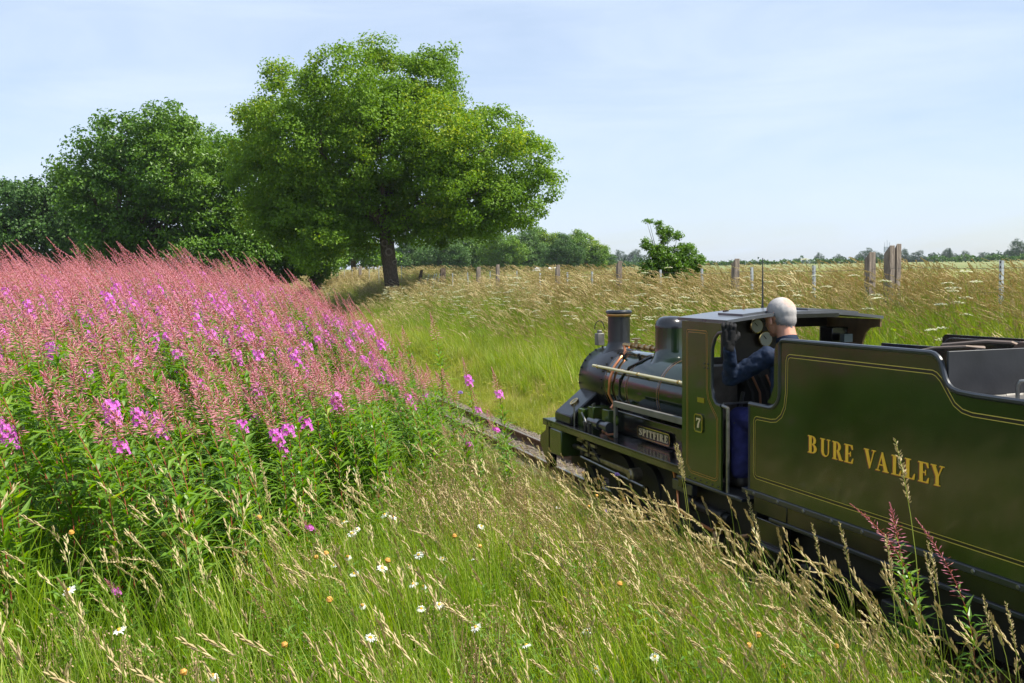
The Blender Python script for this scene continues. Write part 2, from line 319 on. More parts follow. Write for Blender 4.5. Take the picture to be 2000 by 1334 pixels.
for k in range(96):
    o = put('sleeper', sl, track); o.location = (rng.normal(0, .008), -1+k*0.36+rng.normal(0, .01), rng.normal(0, 0.003)); o.rotation_euler = (0, 0, rng.normal(0, 0.02))

# ------------------------------------------------------------------ glyphs for the lettering
def ring(cx, cy, rx, ry, ix, iy, a0, a1, n=10, icx=None, icy=None):
    icx = cx if icx is None else icx; icy = cy if icy is None else icy
    A = [R(a0+(a1-a0)*i/n) for i in range(n+1)]
    q = []
    for a, b in zip(A[:-1], A[1:]):
        q.append([(cx+rx*math.cos(a), cy+ry*math.sin(a)), (cx+rx*math.cos(b), cy+ry*math.sin(b)), (icx+ix*math.cos(b), icy+iy*math.sin(b)), (icx+ix*math.cos(a), icy+iy*math.sin(a))])
    return q
def rc(x0, x1, y0, y1): return [(x0, y0), (x1, y0), (x1, y1), (x0, y1)]
def stroke(pts, ws):
    q = []; P = [Vector(p) for p in pts]; E = []
    for i, p in enumerate(P):
        d = (P[min(i+1, len(P)-1)]-P[max(i-1, 0)]).normalized(); n_ = Vector((-d.y, d.x))*ws[i]/2; E.append((p+n_, p-n_))
    for a, b in zip(E[:-1], E[1:]): q.append([tuple(a[0]), tuple(b[0]), tuple(b[1]), tuple(a[1])])
    return q
SF = 0.055
GL = {
 'B': (0.62, [rc(0, .30, 0, SF), rc(0, .30, 1-SF, 1), rc(.08, .26, SF, 1-SF)] + ring(.29, .745, .27, .255, .11, .20, -90, 90) + ring(.29, .27, .32, .27, .14, .215, -90, 90)),
 'U': (0.72, [rc(0, .34, 1-SF, 1), rc(.08, .26, .3, 1-SF), rc(.48, .72, 1-SF, 1), rc(.57, .64, .3, 1-SF)] + ring(.36, .3, .28, .3, .155, .235, 180, 360, 14, icx=.415)),
 'R': (0.72, [rc(0, .34, 0, SF), rc(0, .30, 1-SF, 1), rc(.08, .26, SF, 1-SF)] + ring(.29, .73, .29, .27, .12, .215, -90, 90) + [[(.30, .49), (.47, .49), (.66, SF), (.46, SF)], rc(.46, .74, 0, SF)]),
 'E': (0.62, [rc(0, .56, 0, SF), rc(0, .54, 1-SF, 1), rc(.08, .26, SF, 1-SF), rc(.26, .40, .475, .53), rc(.38, .43, .37, .63), [(.56, 0), (.60, .28), (.55, .28), (.44, SF)], [(.54, 1), (.57, .75), (.52, .75), (.42, 1-SF)]]),
 'V': (0.74, [rc(0, .32, 1-SF, 1), rc(.50, .76, 1-SF, 1), [(.07, 1-SF), (.27, 1-SF), (.45, .22), (.40, 0), (.34, 0)], [(.60, 1-SF), (.67, 1-SF), (.40, 0), (.40, .20)]]),
 'A': (0.76, [rc(-.02, .24, 0, SF), rc(.42, .78, 0, SF), [(.34, 1), (.42, 1), (.72, SF), (.50, SF), (.32, .80)], [(.32, .88), (.36, .80), (.14, SF), (.08, SF)], rc(.20, .52, .30, .36)]),
 'L': (0.60, [rc(0, .54, 0, SF), rc(0, .34, 1-SF, 1), rc(.08, .26, SF, 1-SF), [(.54, 0), (.58, .30), (.53, .30), (.42, SF)]]),
 'Y': (0.72, [rc(.18, .52, 0, SF), rc(.26, .44, SF, .46), rc(-.02, .30, 1-SF, 1), rc(.48, .74, 1-SF, 1), [(.05, 1-SF), (.25, 1-SF), (.42, .56), (.44, .46), (.26, .46)], [(.58, 1-SF), (.65, 1-SF), (.44, .46), (.40, .50)]]),
 'S': (0.56, stroke([(.46, .74), (.44, .90), (.30, .96), (.15, .92), (.10, .76), (.18, .62), (.32, .52), (.44, .40), (.46, .22), (.36, .07), (.22, .04), (.09, .10), (.07, .28)], [.03, .06, .08, .11, .14, .17, .19, .17, .14, .10, .08, .06, .03]) + [rc(.44, .49, .70, .98), rc(.05, .10, .02, .30)]),
 'P': (0.60, [rc(0, .34, 0, SF), rc(0, .30, 1-SF, 1), rc(.08, .26, SF, 1-SF)] + ring(.28, .72, .30, .28, .12, .225, -90, 90)),
 'I': (0.34, [rc(0, .34, 0, SF), rc(0, .34, 1-SF, 1), rc(.08, .26, SF, 1-SF)]),
 'T': (0.66, [rc(.16, .50, 0, SF), rc(.24, .42, SF, 1-SF), rc(.02, .64, 1-SF, 1), [(.02, 1), (0, .74), (.05, .74), (.14, 1-SF)], [(.64, 1), (.66, .74), (.61, .74), (.52, 1-SF)]]),
 'F': (0.58, [rc(0, .34, 0, SF), rc(0, .54, 1-SF, 1), rc(.08, .26, SF, 1-SF), rc(.26, .40, .46, .52), rc(.38, .43, .36, .62), [(.54, 1), (.57, .73), (.52, .73), (.42, 1-SF)]]),
 '7': (0.60, [rc(.04, .56, .86, 1), rc(.02, .07, .70, 1), [(.42, .86), (.56, .86), (.38, .45), (.32, 0), (.14, 0), (.20, .40)]]),
}
def glyph(ch, X, ystart, z0, w_, h_, name, mats, parent, depth=0.004, shade=None):
    """faces -X; text runs towards -Y"""
    b = MB(); _, polys = GL[ch]
    for k, p in enumerate(polys):
        e = 0.00006*(k % 9)      # pieces of one letter never share a plane
        b.prism([(ystart - q[0]*w_, z0 + q[1]*h_) for q in p], 'X', X-depth-e, X-0.0005, 0)
        if shade: b.prism([(ystart - q[0]*w_ + shade, z0 + q[1]*h_ - shade*.6) for q in p], 'X', X-0.0012-e*.3, X-0.0004, 1)
    return b.build(name, mats, parent, smooth=0)

def arc(cy, cz, r, a0, a1, n=8): return [(cy+r*math.cos(R(a0+(a1-a0)*i/n)), cz+r*math.sin(R(a0+(a1-a0)*i/n))) for i in range(n+1)]
def offset_ribbon(b, path, w_, X, closed=False, m=0, th=0.0009):
    P = [Vector(p) for p in path]; n = len(P); E = []
    for i, p in enumerate(P):
        a = P[(i-1) % n] if closed or i > 0 else p; c = P[(i+1) % n] if closed or i < n-1 else p
        d = (c-a).normalized(); nn = Vector((-d.y, d.x))*w_/2; E.append((p+nn, p-nn))
    rg = range(n) if closed else range(n-1)
    for i in rg:
        a, c = E[i], E[(i+1) % n]
        b.add([(X, *a[0]), (X, *c[0]), (X, *c[1]), (X, *a[1])], [(0, 1, 2, 3)], m)

# ------------------------------------------------------------------ steam locomotive
X0, XC, X1 = 3.0, 3.53, 4.06
loco = thing('steam_locomotive', 'dark green narrow gauge steam locomotive number 7 with tall chimney and dome, seen from behind', 'steam locomotive', (XC, 6.4, 0))
BZ, BR = 0.86, 0.26
MB().lathe([(BR-.004, 5.39), (BR, 5.395), (BR, 7.12)], (XC, 0, BZ), 'Y', 64).build('boiler', M_boil, loco)
sb = MB().lathe([(BR+.002, 7.118), (BR+.006, 7.125), (BR+.006, 7.60), (BR-.006, 7.625), (.20, 7.635), (.17, 7.66), (.05, 7.675), (.0, 7.68)], (XC, 0, BZ), 'Y', 64)
smokebox = sb.build('smokebox', M_smoke, loco)
bb = MB()
for k in range(26):
    a = R(-10+k*14); bb.lathe([(.007, 0), (.007, .006), (.003, .009)], (XC+math.cos(a)*0, 0, 0), 'Z', 6) if False else None
    r_ = BR+.010; x, z = XC+math.cos(a)*r_, BZ+math.sin(a)*r_
    bb.box(x-.006, x+.006, 7.145, 7.157, z-.006, z+.006)
    bb.box(x-.006, x+.006, 7.575, 7.587, z-.006, z+.006)
bb.build('rivets', M_smoke, smokebox, kind='stuff')
for y in (7.112, 6.72, 6.22, 5.62):
    MB().lathe([(BR+.0005, y-.012), (BR+.003, y-.011), (BR+.003, y+.011), (BR+.0005, y+.012)], (XC, 0, BZ), 'Y', 64, cap=False).build('boiler_band', M_black, loco)
    for dy in (-.016, .016):
        MB().lathe([(BR+.0012, y+dy-.0018), (BR+.0012, y+dy+.0018)], (XC, 0, BZ), 'Y', 64, cap=False).build('band_lining', M_line2, loco)
# chimney
ch = MB().lathe([(.160, -.055), (.134, -.03), (.108, 0.0), (.095, .03), (.090, .06), (.090, .268), (.095, .272)], (XC, 7.38, 1.125), 'Z', 40, cap=False).build('chimney', M_smoke, loco)
MB().lathe([(.090, .256), (.099, .260), (.101, .270), (.099, .279)], (XC, 7.38, 1.125), 'Z', 40, cap=False).build('chimney_band', mat('copper bronze rim', (0.42, 0.24, 0.09), 0.28, metal=1.0), ch)
MB().lathe([(.098, .279), (.107, .286), (.108, .296), (.102, .306), (.090, .308), (.080, .300), (.078, .12)], (XC, 7.38, 1.125), 'Z', 40, cap=False).build('chimney_rim', M_smoke, ch)
# dome
dome = MB().lathe([(.175, -.105), (.155, -.06), (.132, -.02), (.120, .02), (.116, .05), (.116, .20)], (XC, 6.50, 1.13), 'Z', 40, cap=False).build('dome', M_boil, loco)
MB().lathe([(.1165, .195), (.1165, .215), (.108, .245), (.088, .268), (.055, .280), (0.0, .284)], (XC, 6.50, 1.13), 'Z', 40, cap=False).build('dome_cap', M_black, dome)
# brass fittings between chimney and dome
v = MB().tube([(XC-.06, 6.62, 1.165), (XC-.06, 7.16, 1.165)], .016, 10)
for y in (6.70, 6.80, 6.90, 7.02): v.tube([(XC-.06, y-.016, 1.165), (XC-.06, y+.016, 1.165)], .027, 8)
v.tube([(XC-.06, 6.95, 1.165), (XC-.06, 6.95, 1.215)], [.018, .014], 8); v.lathe([(.036, 0), (.036, .012)], (XC-.06, 6.95, 1.215), 'Z', 12)
v.build('steam_valve', mat('dull brass', (.35, .25, .12), .35, metal=.95, var=.3), loco)
def onb(a, r=BR+.012): return (XC-r*math.cos(R(a)), BZ+r*math.sin(R(a)))
pts = [(XC-.06, 7.16, 1.165)]
for a, y in ((66, 7.03), (50, 6.98), (33, 6.97), (12, 6.97), (-12, 6.99), (-30, 6.97)):
    x, z = onb(a, BR+.022); pts.append((x, y, z))
pts += [(3.17, 6.95, .58), (3.12, 6.80, .53)]
MB().tube(pts, .0115, 10).build('copper_pipe', M_copper, loco)
pts = []
for a, y in ((70, 6.62), (52, 6.66), (38, 6.76), (14, 6.82), (-14, 6.84), (-40, 6.74)):
    x, z = onb(a, BR+.010); pts.append((x, y, z))
MB().tube(pts, .008, 8).build('black_pipe', M_black, loco)
for (y, a) in ((7.0, 58), (6.72, 60)):
    x, z = onb(a); MB().tube([(x, y, z-.02), (x-.02, y, z+.03)], .014, 8).build('pipe_clip', M_sat, loco)
# handrail
hr = MB().tube([(3.235, 7.24, 1.003), (3.235, 5.40, 0.997)], .0115, 10).build('handrail', M_rail, loco)
for y in (7.15, 6.45, 5.85):
    MB().tube([(3.235, y, 1.0), (3.30, y, 0.985)], [.010, .014], 8).lathe([(.0, -.016), (.014, -.010), (.016, 0), (.014, .010), (0, .016)], (3.235, y, 1.0), 'Y', 10).build('handrail_knob', M_brass, hr)
MB().tube([(2*XC-3.235, 7.24, 1.003), (2*XC-3.235, 5.40, .997)], .0115, 10).build('handrail', M_rail, loco)
# lamp ahead of the chimney
lamp = MB().box(3.435, 3.495, 7.585, 7.655, 1.135, 1.235).box(3.45, 3.48, 7.60, 7.64, 1.236, 1.262).build('headlamp', mat('grey lamp case', (.16, .16, .15), .45, metal=.4, var=.3), loco, bevel=.004)
MB().tube([(3.465+.045*math.cos(t), 7.62, 1.27+.07*math.sin(t)) for t in np.linspace(0, math.pi, 9)], .004, 6).build('lamp_handle', M_black, lamp)
# running board
MB().box(X0, X1, 5.40, 7.76, .516, .530).build('running_board', M_black, loco, bevel=.003)
for x in (X0, X1-.012): MB().box(x, x+.012, 5.40, 7.755, .478, .5155).build('valance', M_valance, loco)
for y in (7.66, 7.58): MB().box(X0-.003, X0, y-.008, y+.008, .485, .5155).build('valance_joint', M_black, loco)
MB().box(3.03, 4.03, 7.70, 7.765, .28, .4775).build('buffer_beam', M_black, loco, bevel=.004)
MB().tube([(XC, 7.76, .40), (XC, 7.9, .40)], [.05, .05], 14).tube([(XC, 7.9, .40), (XC, 7.92, .40)], [.09, .09], 18).build('coupler', M_black, loco)
MB().prism([(7.765, .50), (7.80, .42), (7.92, .36), (7.93, .30), (7.80, .16), (7.74, .12), (7.70, .12), (7.70, .50)], 'X', 3.04, 3.10).build('guard_iron', M_black, loco)
cyl = MB().prism([(7.32, .27), (7.57, .27), (7.57, .455), (7.555, .475), (7.335, .475), (7.32, .455)], 'X', 2.985, 3.16)
cyl.build('cylinder', M_green, loco, bevel=.008)
cc = MB().lathe([(.05, 0), (.062, .01), (.062, .05), (.02, .06), (.02, .30)], (3.09, 6.99, .36), 'Y', 18).tube([(3.09, 6.99, .36), (3.09, 6.80, .36)], .009, 8); cc.build('piston_gland', M_sat, loco)
# smokebox saddle cover with sloping face
for s_ in (1, -1):
    pr = [(3.30, .80), (3.315, .80), (3.315, .53), (3.045, .53), (3.045, .60)]
    if s_ < 0: pr = [(2*XC-a, b_) for a, b_ in pr]
    sd = MB().prism(pr, 'Y', 7.27, 7.60).build('smokebox_saddle', M_smoke, loco, bevel=.012)
    if s_ > 0:
        n_ = Vector((-.20, 0, .255)).normalized(); c_ = Vector((3.155, 7.44, .693)); t_ = Vector((.255, 0, .20)).normalized(); bd = MB(); rg = []
        for rr, hh in ((0, .006), (.030, .006), (.031, .009), (.040, .009), (.040, -.004)):
            rg.append([c_ + n_*hh + (Vector((0, 1, 0))*math.cos(a) + t_*math.sin(a))*rr for a in np.linspace(0, 2*math.pi, 25)[:-1]])
        for i in range(4):
            bd.add(rg[i]+rg[i+1], [(j, (j+1) % 24, 24+(j+1) % 24, 24+j) for j in range(24)], 1 if i == 0 else 0)
        for k in range(3):
            q = c_ + n_*.0068 + t_*(.016-.015*k); a, b_ = Vector((0, .018, 0)), t_*.003; bd.add([q-a-b_, q+a-b_, q+a+b_, q-a+b_], [(0, 1, 2, 3)], 0)
        bd.build('works_plate', [M_brass, M_black], sd)
# firebox frames, splasher box with the name plate
MB().box(3.23, 3.83, 5.40, 6.95, .53, .70).build('firebox_frame', M_black, loco, bevel=.01)
MB().box(3.20, 3.86, 5.45, 7.62, .16, .515).build('main_frame', M_sat, loco)
MB().prism([(6.58, .80), (6.58, .76), (5.40, .76), (5.40, .805)], 'X', 3.095, 3.125).box(3.098, 3.122, 6.55, 6.58, .531, .759).build('side_bar', M_grey, loco, bevel=.003)
MB().box(3.125, 3.30, 5.41, 6.55, .765, .775).build('side_shelf', M_black, loco)
pl = MB(); YA, YB, ZA, ZB = 6.405, 5.925, .556, .640
def rrect(y0, y1, z0, z1, r, n=5):
    return arc(y1-r, z1-r, r, 0, 90, n)+arc(y0+r, z1-r, r, 90, 180, n)+arc(y0+r, z0+r, r, 180, 270, n)+arc(y1-r, z0+r, r, 270, 360, n)
def plate(y0, y1, z0, z1, r, X, name, parent, bw=.006, body=None):
    b = MB().prism(rrect(y0, y1, z0, z1, r), 'X', X-.006, X, 0)
    pa = rrect(y0, y1, z0, z1, r); pb = rrect(y0+bw, y1-bw, z0+bw, z1-bw, max(r-bw, .002)); n = len(pa)
    vs = [(X-.010, *p) for p in pa]+[(X-.010, *p) for p in pb]+[(X-.0055, *p) for p in pa]+[(X-.0055, *p) for p in pb]
    b.add(vs, [(i, (i+1) % n, n+(i+1) % n, n+i) for i in range(n)]+[(i, (i+1) % n, 2*n+(i+1) % n, 2*n+i) for i in range(n)]+[(n+i, n+(i+1) % n, 3*n+(i+1) % n, 3*n+i) for i in range(n)], 1)
    return b.build(name, [body or M_black, M_brass], parent, smooth=0)
np_ = plate(YB, YA, ZA, ZB, .024, 3.215, 'nameplate', loco, bw=.0045)
MB().box(3.2155, 3.2295, YB+.02, YA-.02, .545, .62).build('nameplate_backing', M_black, loco)
word = 'SPITFIRE'; wd = [GL[c][0] for c in word]; tot = sum(wd)+.14*(len(word)-1); sc_ = (YA-YB-.05)/tot; y = YA-.025
for c_, w_ in zip(word, wd):
    glyph(c_, 3.209, y, ZA+.017, sc_, .05, 'raised_letter', mat('cream brass letters', (.75, .60, .36), .4), np_, depth=.005); y -= (w_+.14)*sc_
# valve gear, oil boxes, pumps on and below the board
for (y0, y1, z0, z1, xx) in ((7.02, 7.12, .53, .70, 3.13), (7.16, 7.24, .53, .67, 3.10), (6.80, 6.92, .53, .70, 3.16)):
    MB().box(xx, xx+.14, y0, y1, z0, z1).build('oil_box', M_green, loco, bevel=.005)
ln = MB()
for k in range(7): ln.tube([(3.13+.01*k, 7.03+.014*k, .70), (3.13+.01*k, 7.03+.014*k, .72)], .006, 6)
ln.build('oil_unions', M_steel, loco, kind='stuff')
MB().tube([(3.08, 6.98, .60), (3.08, 6.62, .60)], .028, 14).tube([(3.08, 6.84, .60), (3.08, 6.76, .60)], .04, 14).tube([(3.08, 6.66, .60), (3.08, 6.60, .60)], .038, 14).build('reversing_cylinder', M_blue, loco)
MB().lathe([(.0, 0), (.04, .004), (.042, .012), (.03, .02)], (3.10, 6.56, .66), 'X', 16).build('oil_cup_lid', M_green, loco)
MB().tube([(3.05, 7.05, .66), (3.05, 6.90, .54)], .007, 6).tube([(3.06, 7.22, .53), (3.06, 7.22, .70)], .006, 6).tube([(3.05, 7.0, .60), (3.05, 6.95, .47)], .012, 8).build('reversing_rod', M_steel, loco)
MB().box(3.03, 3.05, 6.86, 6.90, .34, .60).box(3.03, 3.05, 6.94, 6.97, .44, .60).build('motion_bracket', M_sat, loco, bevel=.003)
MB().tube([(3.14, 6.90, .56), (3.12, 6.74, .53), (3.10, 6.66, .54), (3.12, 6.56, .56)], .008, 8).build('copper_pipe', M_copper, loco)
MB().prism([(7.10, .455), (7.10, .435), (6.76, .425), (6.76, .447)], 'X', 3.03, 3.05).prism([(7.10, .395), (7.10, .378), (6.76, .368), (6.76, .386)], 'X', 3.03, 3.05).build('slide_bar', M_rod, loco)
MB().prism([(7.06, .358), (7.06, .335), (6.17, .318), (6.17, .358)], 'X', 3.045, 3.062).build('connecting_rod', M_rod, loco, bevel=.003)
MB().tube([(3.02, 7.0, .325), (3.02, 5.95, .295)], .008, 6).build('eccentric_rod', M_steel, loco)
MB().prism([(7.12, .478), (7.02, .478), (6.86, .415), (6.86, .385)], 'X', 3.03, 3.045).build('gear_link', M_rod, loco)
MB().tube([(3.03, 6.88, .46), (3.05, 6.80, .39), (3.05, 6.70, .33)], .012, 8).build('combination_lever', M_sat, loco)
MB().lathe([(.0, -.03), (.028, -.028), (.030, -.02), (.034, -.015), (.046, -.012), (.046, .06)], (3.04, 6.16, .335), 'X', 20).build('crank_pin', [M_rod], loco)
def wheel(parent, y, r, x=3.17, name='wheel', spokes=10):
    wb = MB().lathe([(r-.035, -.012), (r-.002, -.014), (r, -.010), (r, .028), (r+.016, .032), (r+.016, .042), (r-.035, .042)], (x, y, r), 'X', 36)
    o = wb.build(name, M_sat, parent)
    wb2 = MB().lathe([(0, -.03), (.04, -.03), (.045, -.01), (.045, .03)], (x, y, r), 'X', 16)
    for k in range(spokes):
        a = 2*math.pi*k/spokes; wb2.tube([(x+.01, y+math.cos(a)*.03, r+math.sin(a)*.03), (x+.01, y+math.cos(a)*(r-.02), r+math.sin(a)*(r-.02))], [.014, .009], 6)
    wb2.build('spokes', M_black, o)
    return o
for y in (5.75, 6.17, 6.59): wheel(loco, y, .20)
for y in (7.15, 5.5): wheel(loco, y, .11, spokes=8)
# lower side: injector pipes beneath the cab
MB().tube([(3.10, 5.70, .50), (3.06, 5.55, .36), (3.04, 5.50, .24), (3.05, 5.40, .21), (3.05, 5.10, .19)], .010, 8).build('copper_pipe', M_copper, loco)
MB().tube([(3.06, 5.12, .20), (3.05, 5.04, .10), (3.04, 4.96, .06), (3.04, 4.88, .10), (3.05, 4.84, .22), (3.06, 4.74, .25)], .013, 10).build('injector_hose', mat('aged copper', (.30, .17, .10), .45, metal=.6, var=.4), loco)
MB().tube([(3.07, 5.35, .30), (3.07, 4.95, .29)], .028, 12).tube([(3.07, 5.38, .30), (3.07, 5.34, .30)], .045, 12).tube([(3.07, 5.05, .29), (3.07, 5.0, .29)], .04, 12).build('injector', M_sat, loco)
MB().box(3.02, 3.06, 5.30, 5.55, .36, .43).build('cylinder_cock_box', M_blue, loco, bevel=.006)
MB().box(3.10, 3.96, 4.72, 5.42, .12, .42).build('ashpan', M_sat, loco)
MB().box(3.04, 3.08, 4.98, 5.08, .20, .245).build('pipe_clamp', M_brass, loco)
# cab
cut = [(4.935, .960), (4.985, .968), (5.018, 1.00), (5.032, 1.06), (5.034, 1.20), (5.028, 1.29), (5.002, 1.345), (4.965, 1.375), (4.90, 1.386)]
side = [(4.935, .470), (5.385, .470), (5.385, 1.432), (4.87, 1.432), (4.87, 1.386)] + cut[::-1]
cs = MB().prism(side, 'X', X0, X0+.012).build('cab_side', M_green, loco)
MB().tube([(X0+.002, *p) for p in cut], .010, 8).build('cutout_bead', M_blue, cs)
MB().prism([(p[0], p[1]) for p in side], 'X', X1-.012, X1).build('cab_side', [M_tan], loco)
def rounded(path, r=.02): return path
ll = MB()
outer = [(5.325, .56), (5.325, 1.372), (5.318, 1.382), (5.095, 1.382), (5.085, 1.375), (5.082, 1.22), (5.082, 1.05), (5.068, .99), (5.03, .945), (4.985, .905), (4.968, .88), (4.965, .545), (4.975, .525), (5.00, .515), (5.27, .515), (5.30, .53)]
inner = [(5.312, .562), (5.312, 1.360), (5.306, 1.368), (5.105, 1.368), (5.098, 1.362), (5.095, 1.22), (5.095, 1.046), (5.080, .985), (5.040, .936), (4.995, .896), (4.981, .874), (4.978, .55), (4.985, .536), (5.005, .528), (5.265, .528), (5.292, .540)]
for pth, ww in ((outer, .0035), (inner, .003)): offset_ribbon(ll, pth, ww, X0-.0012, closed=True)
ll.build('lining', M_line2, cs, smooth=0)
plate(5.125, 5.222, .775, .886, .022, X0-.001, 'number_plate', loco, bw=.008, body=M_green)
glyph('7', X0-.007, 5.197, .803, .085, .057, 'numeral', mat('cream brass letters', (.75, .60, .36), .4), loco, depth=.004)
MB().box(X0-.004, X0-.0005, 5.115, 5.195, .955, .985).build('builders_plate', M_brass, loco)
rv = MB()
for y in (5.075, 5.115):
    for z in (1.165, 1.190): rv.lathe([(0, -.005), (.005, -.004), (.006, -.0005)], (X0, y, z), 'X', 8)
for y in np.linspace(4.96, 5.36, 7): rv.lathe([(0, -.005), (.005, -.004), (.006, -.0005)], (X0, y, .488), 'X', 8)
rv.build('rivets', M_blue, cs, kind='stuff')
MB().box(X0-.012, X0+.02, 4.70, 5.44, .452, .4695).build('cab_footplate_edge', M_blue, loco, bevel=.003)
MB().box(X0+.02, X1-.02, 4.70, 5.38, .44, .466).build('cab_floor', M_sat, loco)
MB().box(X0+.002, X0+.03, 5.388, 5.44, .40, .5155).build('board_step', M_black, loco)
for dy in (4.878,): MB().tube([(X0+.01, dy, .47), (X0+.01, dy, .955)], .010, 10).tube([(X0+.01, dy, .955), (X0+.01, 4.94, .962)], .010, 8).build('grab_pole', M_steel, loco)
# cab front sheet round the boiler, with the two spectacle windows open
fr = MB(); yf0, yf1 = 5.372, 5.384
xa = [X0+.013, 3.06, 3.27, 3.79, 4.00, X1-.013]
fr.box(xa[0], xa[1], yf0, yf1, .47, 1.43); fr.box(xa[4], xa[5], yf0, yf1, .47, 1.43); fr.box(xa[2], xa[3], yf0, yf1, .47, 1.44)
for a, b_ in ((xa[1], xa[2]), (xa[3], xa[4])): fr.box(a, b_, yf0, yf1, .47, 1.20); fr.box(a, b_, yf0, yf1, 1.372, 1.435)
fr.build('cab_front', mat('dark brown cab lining', (.035, .024, .014), .5, var=.4), loco)
bh = MB().prism([(3.30, .47), (3.30, 1.05)] + [(XC+.25*math.cos(R(a)), 1.05+.14*math.sin(R(a))) for a in range(180, -1, -20)] + [(3.76, .47)], 'Y', 5.16, 5.37).build('backhead', M_sat, loco)
for (x, z, r_) in ((3.50, 1.388, .040), (3.565, 1.305, .043)):
    g = MB().lathe([(r_+.006, .0), (r_+.006, -.02), (r_, -.022)], (x, 5.355, z), 'Y', 28).build('pressure_gauge', M_brass, loco)
    MB().lathe([(r_, -.0235), (0, -.0236)], (x, 5.355, z), 'Y', 28, cap=False).build('dial_face', M_dial, g)
    MB().tube([(x, 5.330, z), (x-.02, 5.330, z+.022)], .0022, 5).build('needle', M_black, g)
cp = MB()
for k in range(9):
    x = 3.30+.05*k; cp.tube([(x, 5.16, .6+.05*(k % 4)), (x+.02, 5.08, .7+.05*(k % 3)), (x+.03, 5.12, 1.0), (x, 5.16, 1.1)], .008, 6, m=k % 2)
cp.build('cab_pipework', [M_sat, mat('dim copper', (.28, .13, .07), .5, metal=.7)], loco, kind='stuff')
MB().tube([(3.24, 5.20, .62), (3.20, 5.02, 1.02)], .012, 8).build('regulator_lever', M_steel, loco)
MB().box(3.08, 3.28, 5.20, 5.36, .56, 1.16).build('brake_stand', mat('grey brown box', (.09, .075, .06), .6, var=.5), loco, bevel=.01)
MB().box(3.12, 3.24, 4.98, 5.10, .50, .86).build('tool_box', M_blue, loco, bevel=.01)
MB().tube([(3.02, 4.94, .972), (3.20, 4.96, .968)], .007, 6).build('door_bar', M_steel, loco)
MB().tube([(3.32, 5.15, 1.16), (3.45, 5.12, 1.17)], .008, 6).build('regulator_handle', M_steel, loco)
for x in (3.88,):
    MB().box(x, x+.12, 5.10, 5.22, 1.28, 1.38).build('radio_box', M_black, loco, bevel=.005); MB().box(x+.03, x+.09, 5.02, 5.06, 1.29, 1.34).build('notice_pad', mat('pale card', (.12, .15, .15), .6), loco)
# roof
def roofz(x): return 1.434+.042*math.cos((x-XC)/.545*math.pi/2)
rx = np.linspace(X0-.008, X1+.008, 25)
poly = [(x, roofz(x)+.018) for x in rx]+[(x, roofz(x)) for x in rx[::-1]]
roof = MB().prism(poly, 'Y', 4.862, 5.425).build('cab_roof', M_roof, loco)
for (a, b_) in ((3.14, 3.50), (3.58, 3.94)):
    xs_ = np.linspace(a, b_, 9); poly = [(x, roofz(x)+.030) for x in xs_]+[(x, roofz(x)+.0185) for x in xs_[::-1]]
    MB().prism(poly, 'Y', 4.93, 5.20).build('roof_hatch', M_roof, roof)
MB().box(3.20, 3.225, 5.22, 5.245, 1.46, 1.495).box(3.80, 3.83, 5.22, 5.245, 1.47, 1.49).build('hatch_stop', M_black, roof)
MB().box(XC-.2, XC+.2, 4.84, 4.862, 1.456, 1.478).build('rear_rib', M_black, roof)
MB().tube([(XC, 5.32, 1.485), (XC, 5.32, 1.53), (XC, 5.32, 1.81)], [.012, .006, .003], 6).build('aerial', M_black, roof)
MB().tube([(3.30, 5.36, 1.48), (3.30, 5.36, 1.51)], .012, 8).tube([(3.42, 5.36, 1.48), (3.42, 5.36, 1.53)], .009, 8).build('whistle', M_brass, roof)

# ------------------------------------------------------------------ tender
ten = thing('locomotive_tender', 'dark green tender lettered in yellow BURE VALLEY coupled behind the locomotive', 'tender', (XC, 3, 0))
TE = 1.35
top = [(4.645, 1.007), (4.46, 1.007)] + [(4.46-.095*math.sin(R(a)), 1.102-.095*math.cos(R(a))) for a in range(15, 91, 15)] + [(4.365, 1.33)] + arc(4.335, 1.338, .03, 0, 90, 4)[1:] + [(3.305, 1.372)] + \
      [(3.305-.07*math.sin(R(a)), 1.302+.07*math.cos(R(a))) for a in range(20, 81, 20)] + [(3.222, 1.275), (3.205, 1.250), (3.18, 1.233), (3.14, 1.224), (3.05, 1.220), (TE, 1.216)]
poly = [(TE, .540), (4.645, .540)] + top
ts = MB().prism(poly, 'X', X0, X0+.014).build('side_panel', M_green_dimmed, ten)
MB().tube([(X0+.004, *p) for p in top], .0125, 8).build('edge_bead', M_blue, ts)
MB().tube([(X0+.004, 4.645, .54), (X0+.004, 4.645, 1.007)], .009, 8).build('edge_bead', M_blue, ts)
off = 0.075
top2 = [(4.50, 1.03), (4.47, 1.06), (4.44, 1.12), (4.435, 1.31), (4.42, 1.345), (4.38, 1.368), (4.36, 1.37), (4.36, 1.02)]
MB().prism(top2, 'X', X0+.016, X0+.024).build('shield_flange', M_green_dimmed, ts)
lt = MB()
A_ = [(3.66-.34, 1.306)]
o_ = [(4.28, 1.300), (4.300, 1.290), (4.308, 1.268), (4.312, 1.10), (4.325, 1.03), (4.352, .985), (4.395, .955), (4.44, .948), (4.575, .946), (4.592, .938), (4.600, .92), (4.602, .64), (4.594, .618), (4.575, .608), (2.0, .608)]
o_ = o_ + [(1.5, .608), (1.45, .63), (1.45, 1.12), (1.50, 1.150), (3.07, 1.152), (3.12, 1.160), (3.16, 1.182), (3.195, 1.225), (3.235, 1.275), (3.262, 1.295), (3.285, 1.302)]
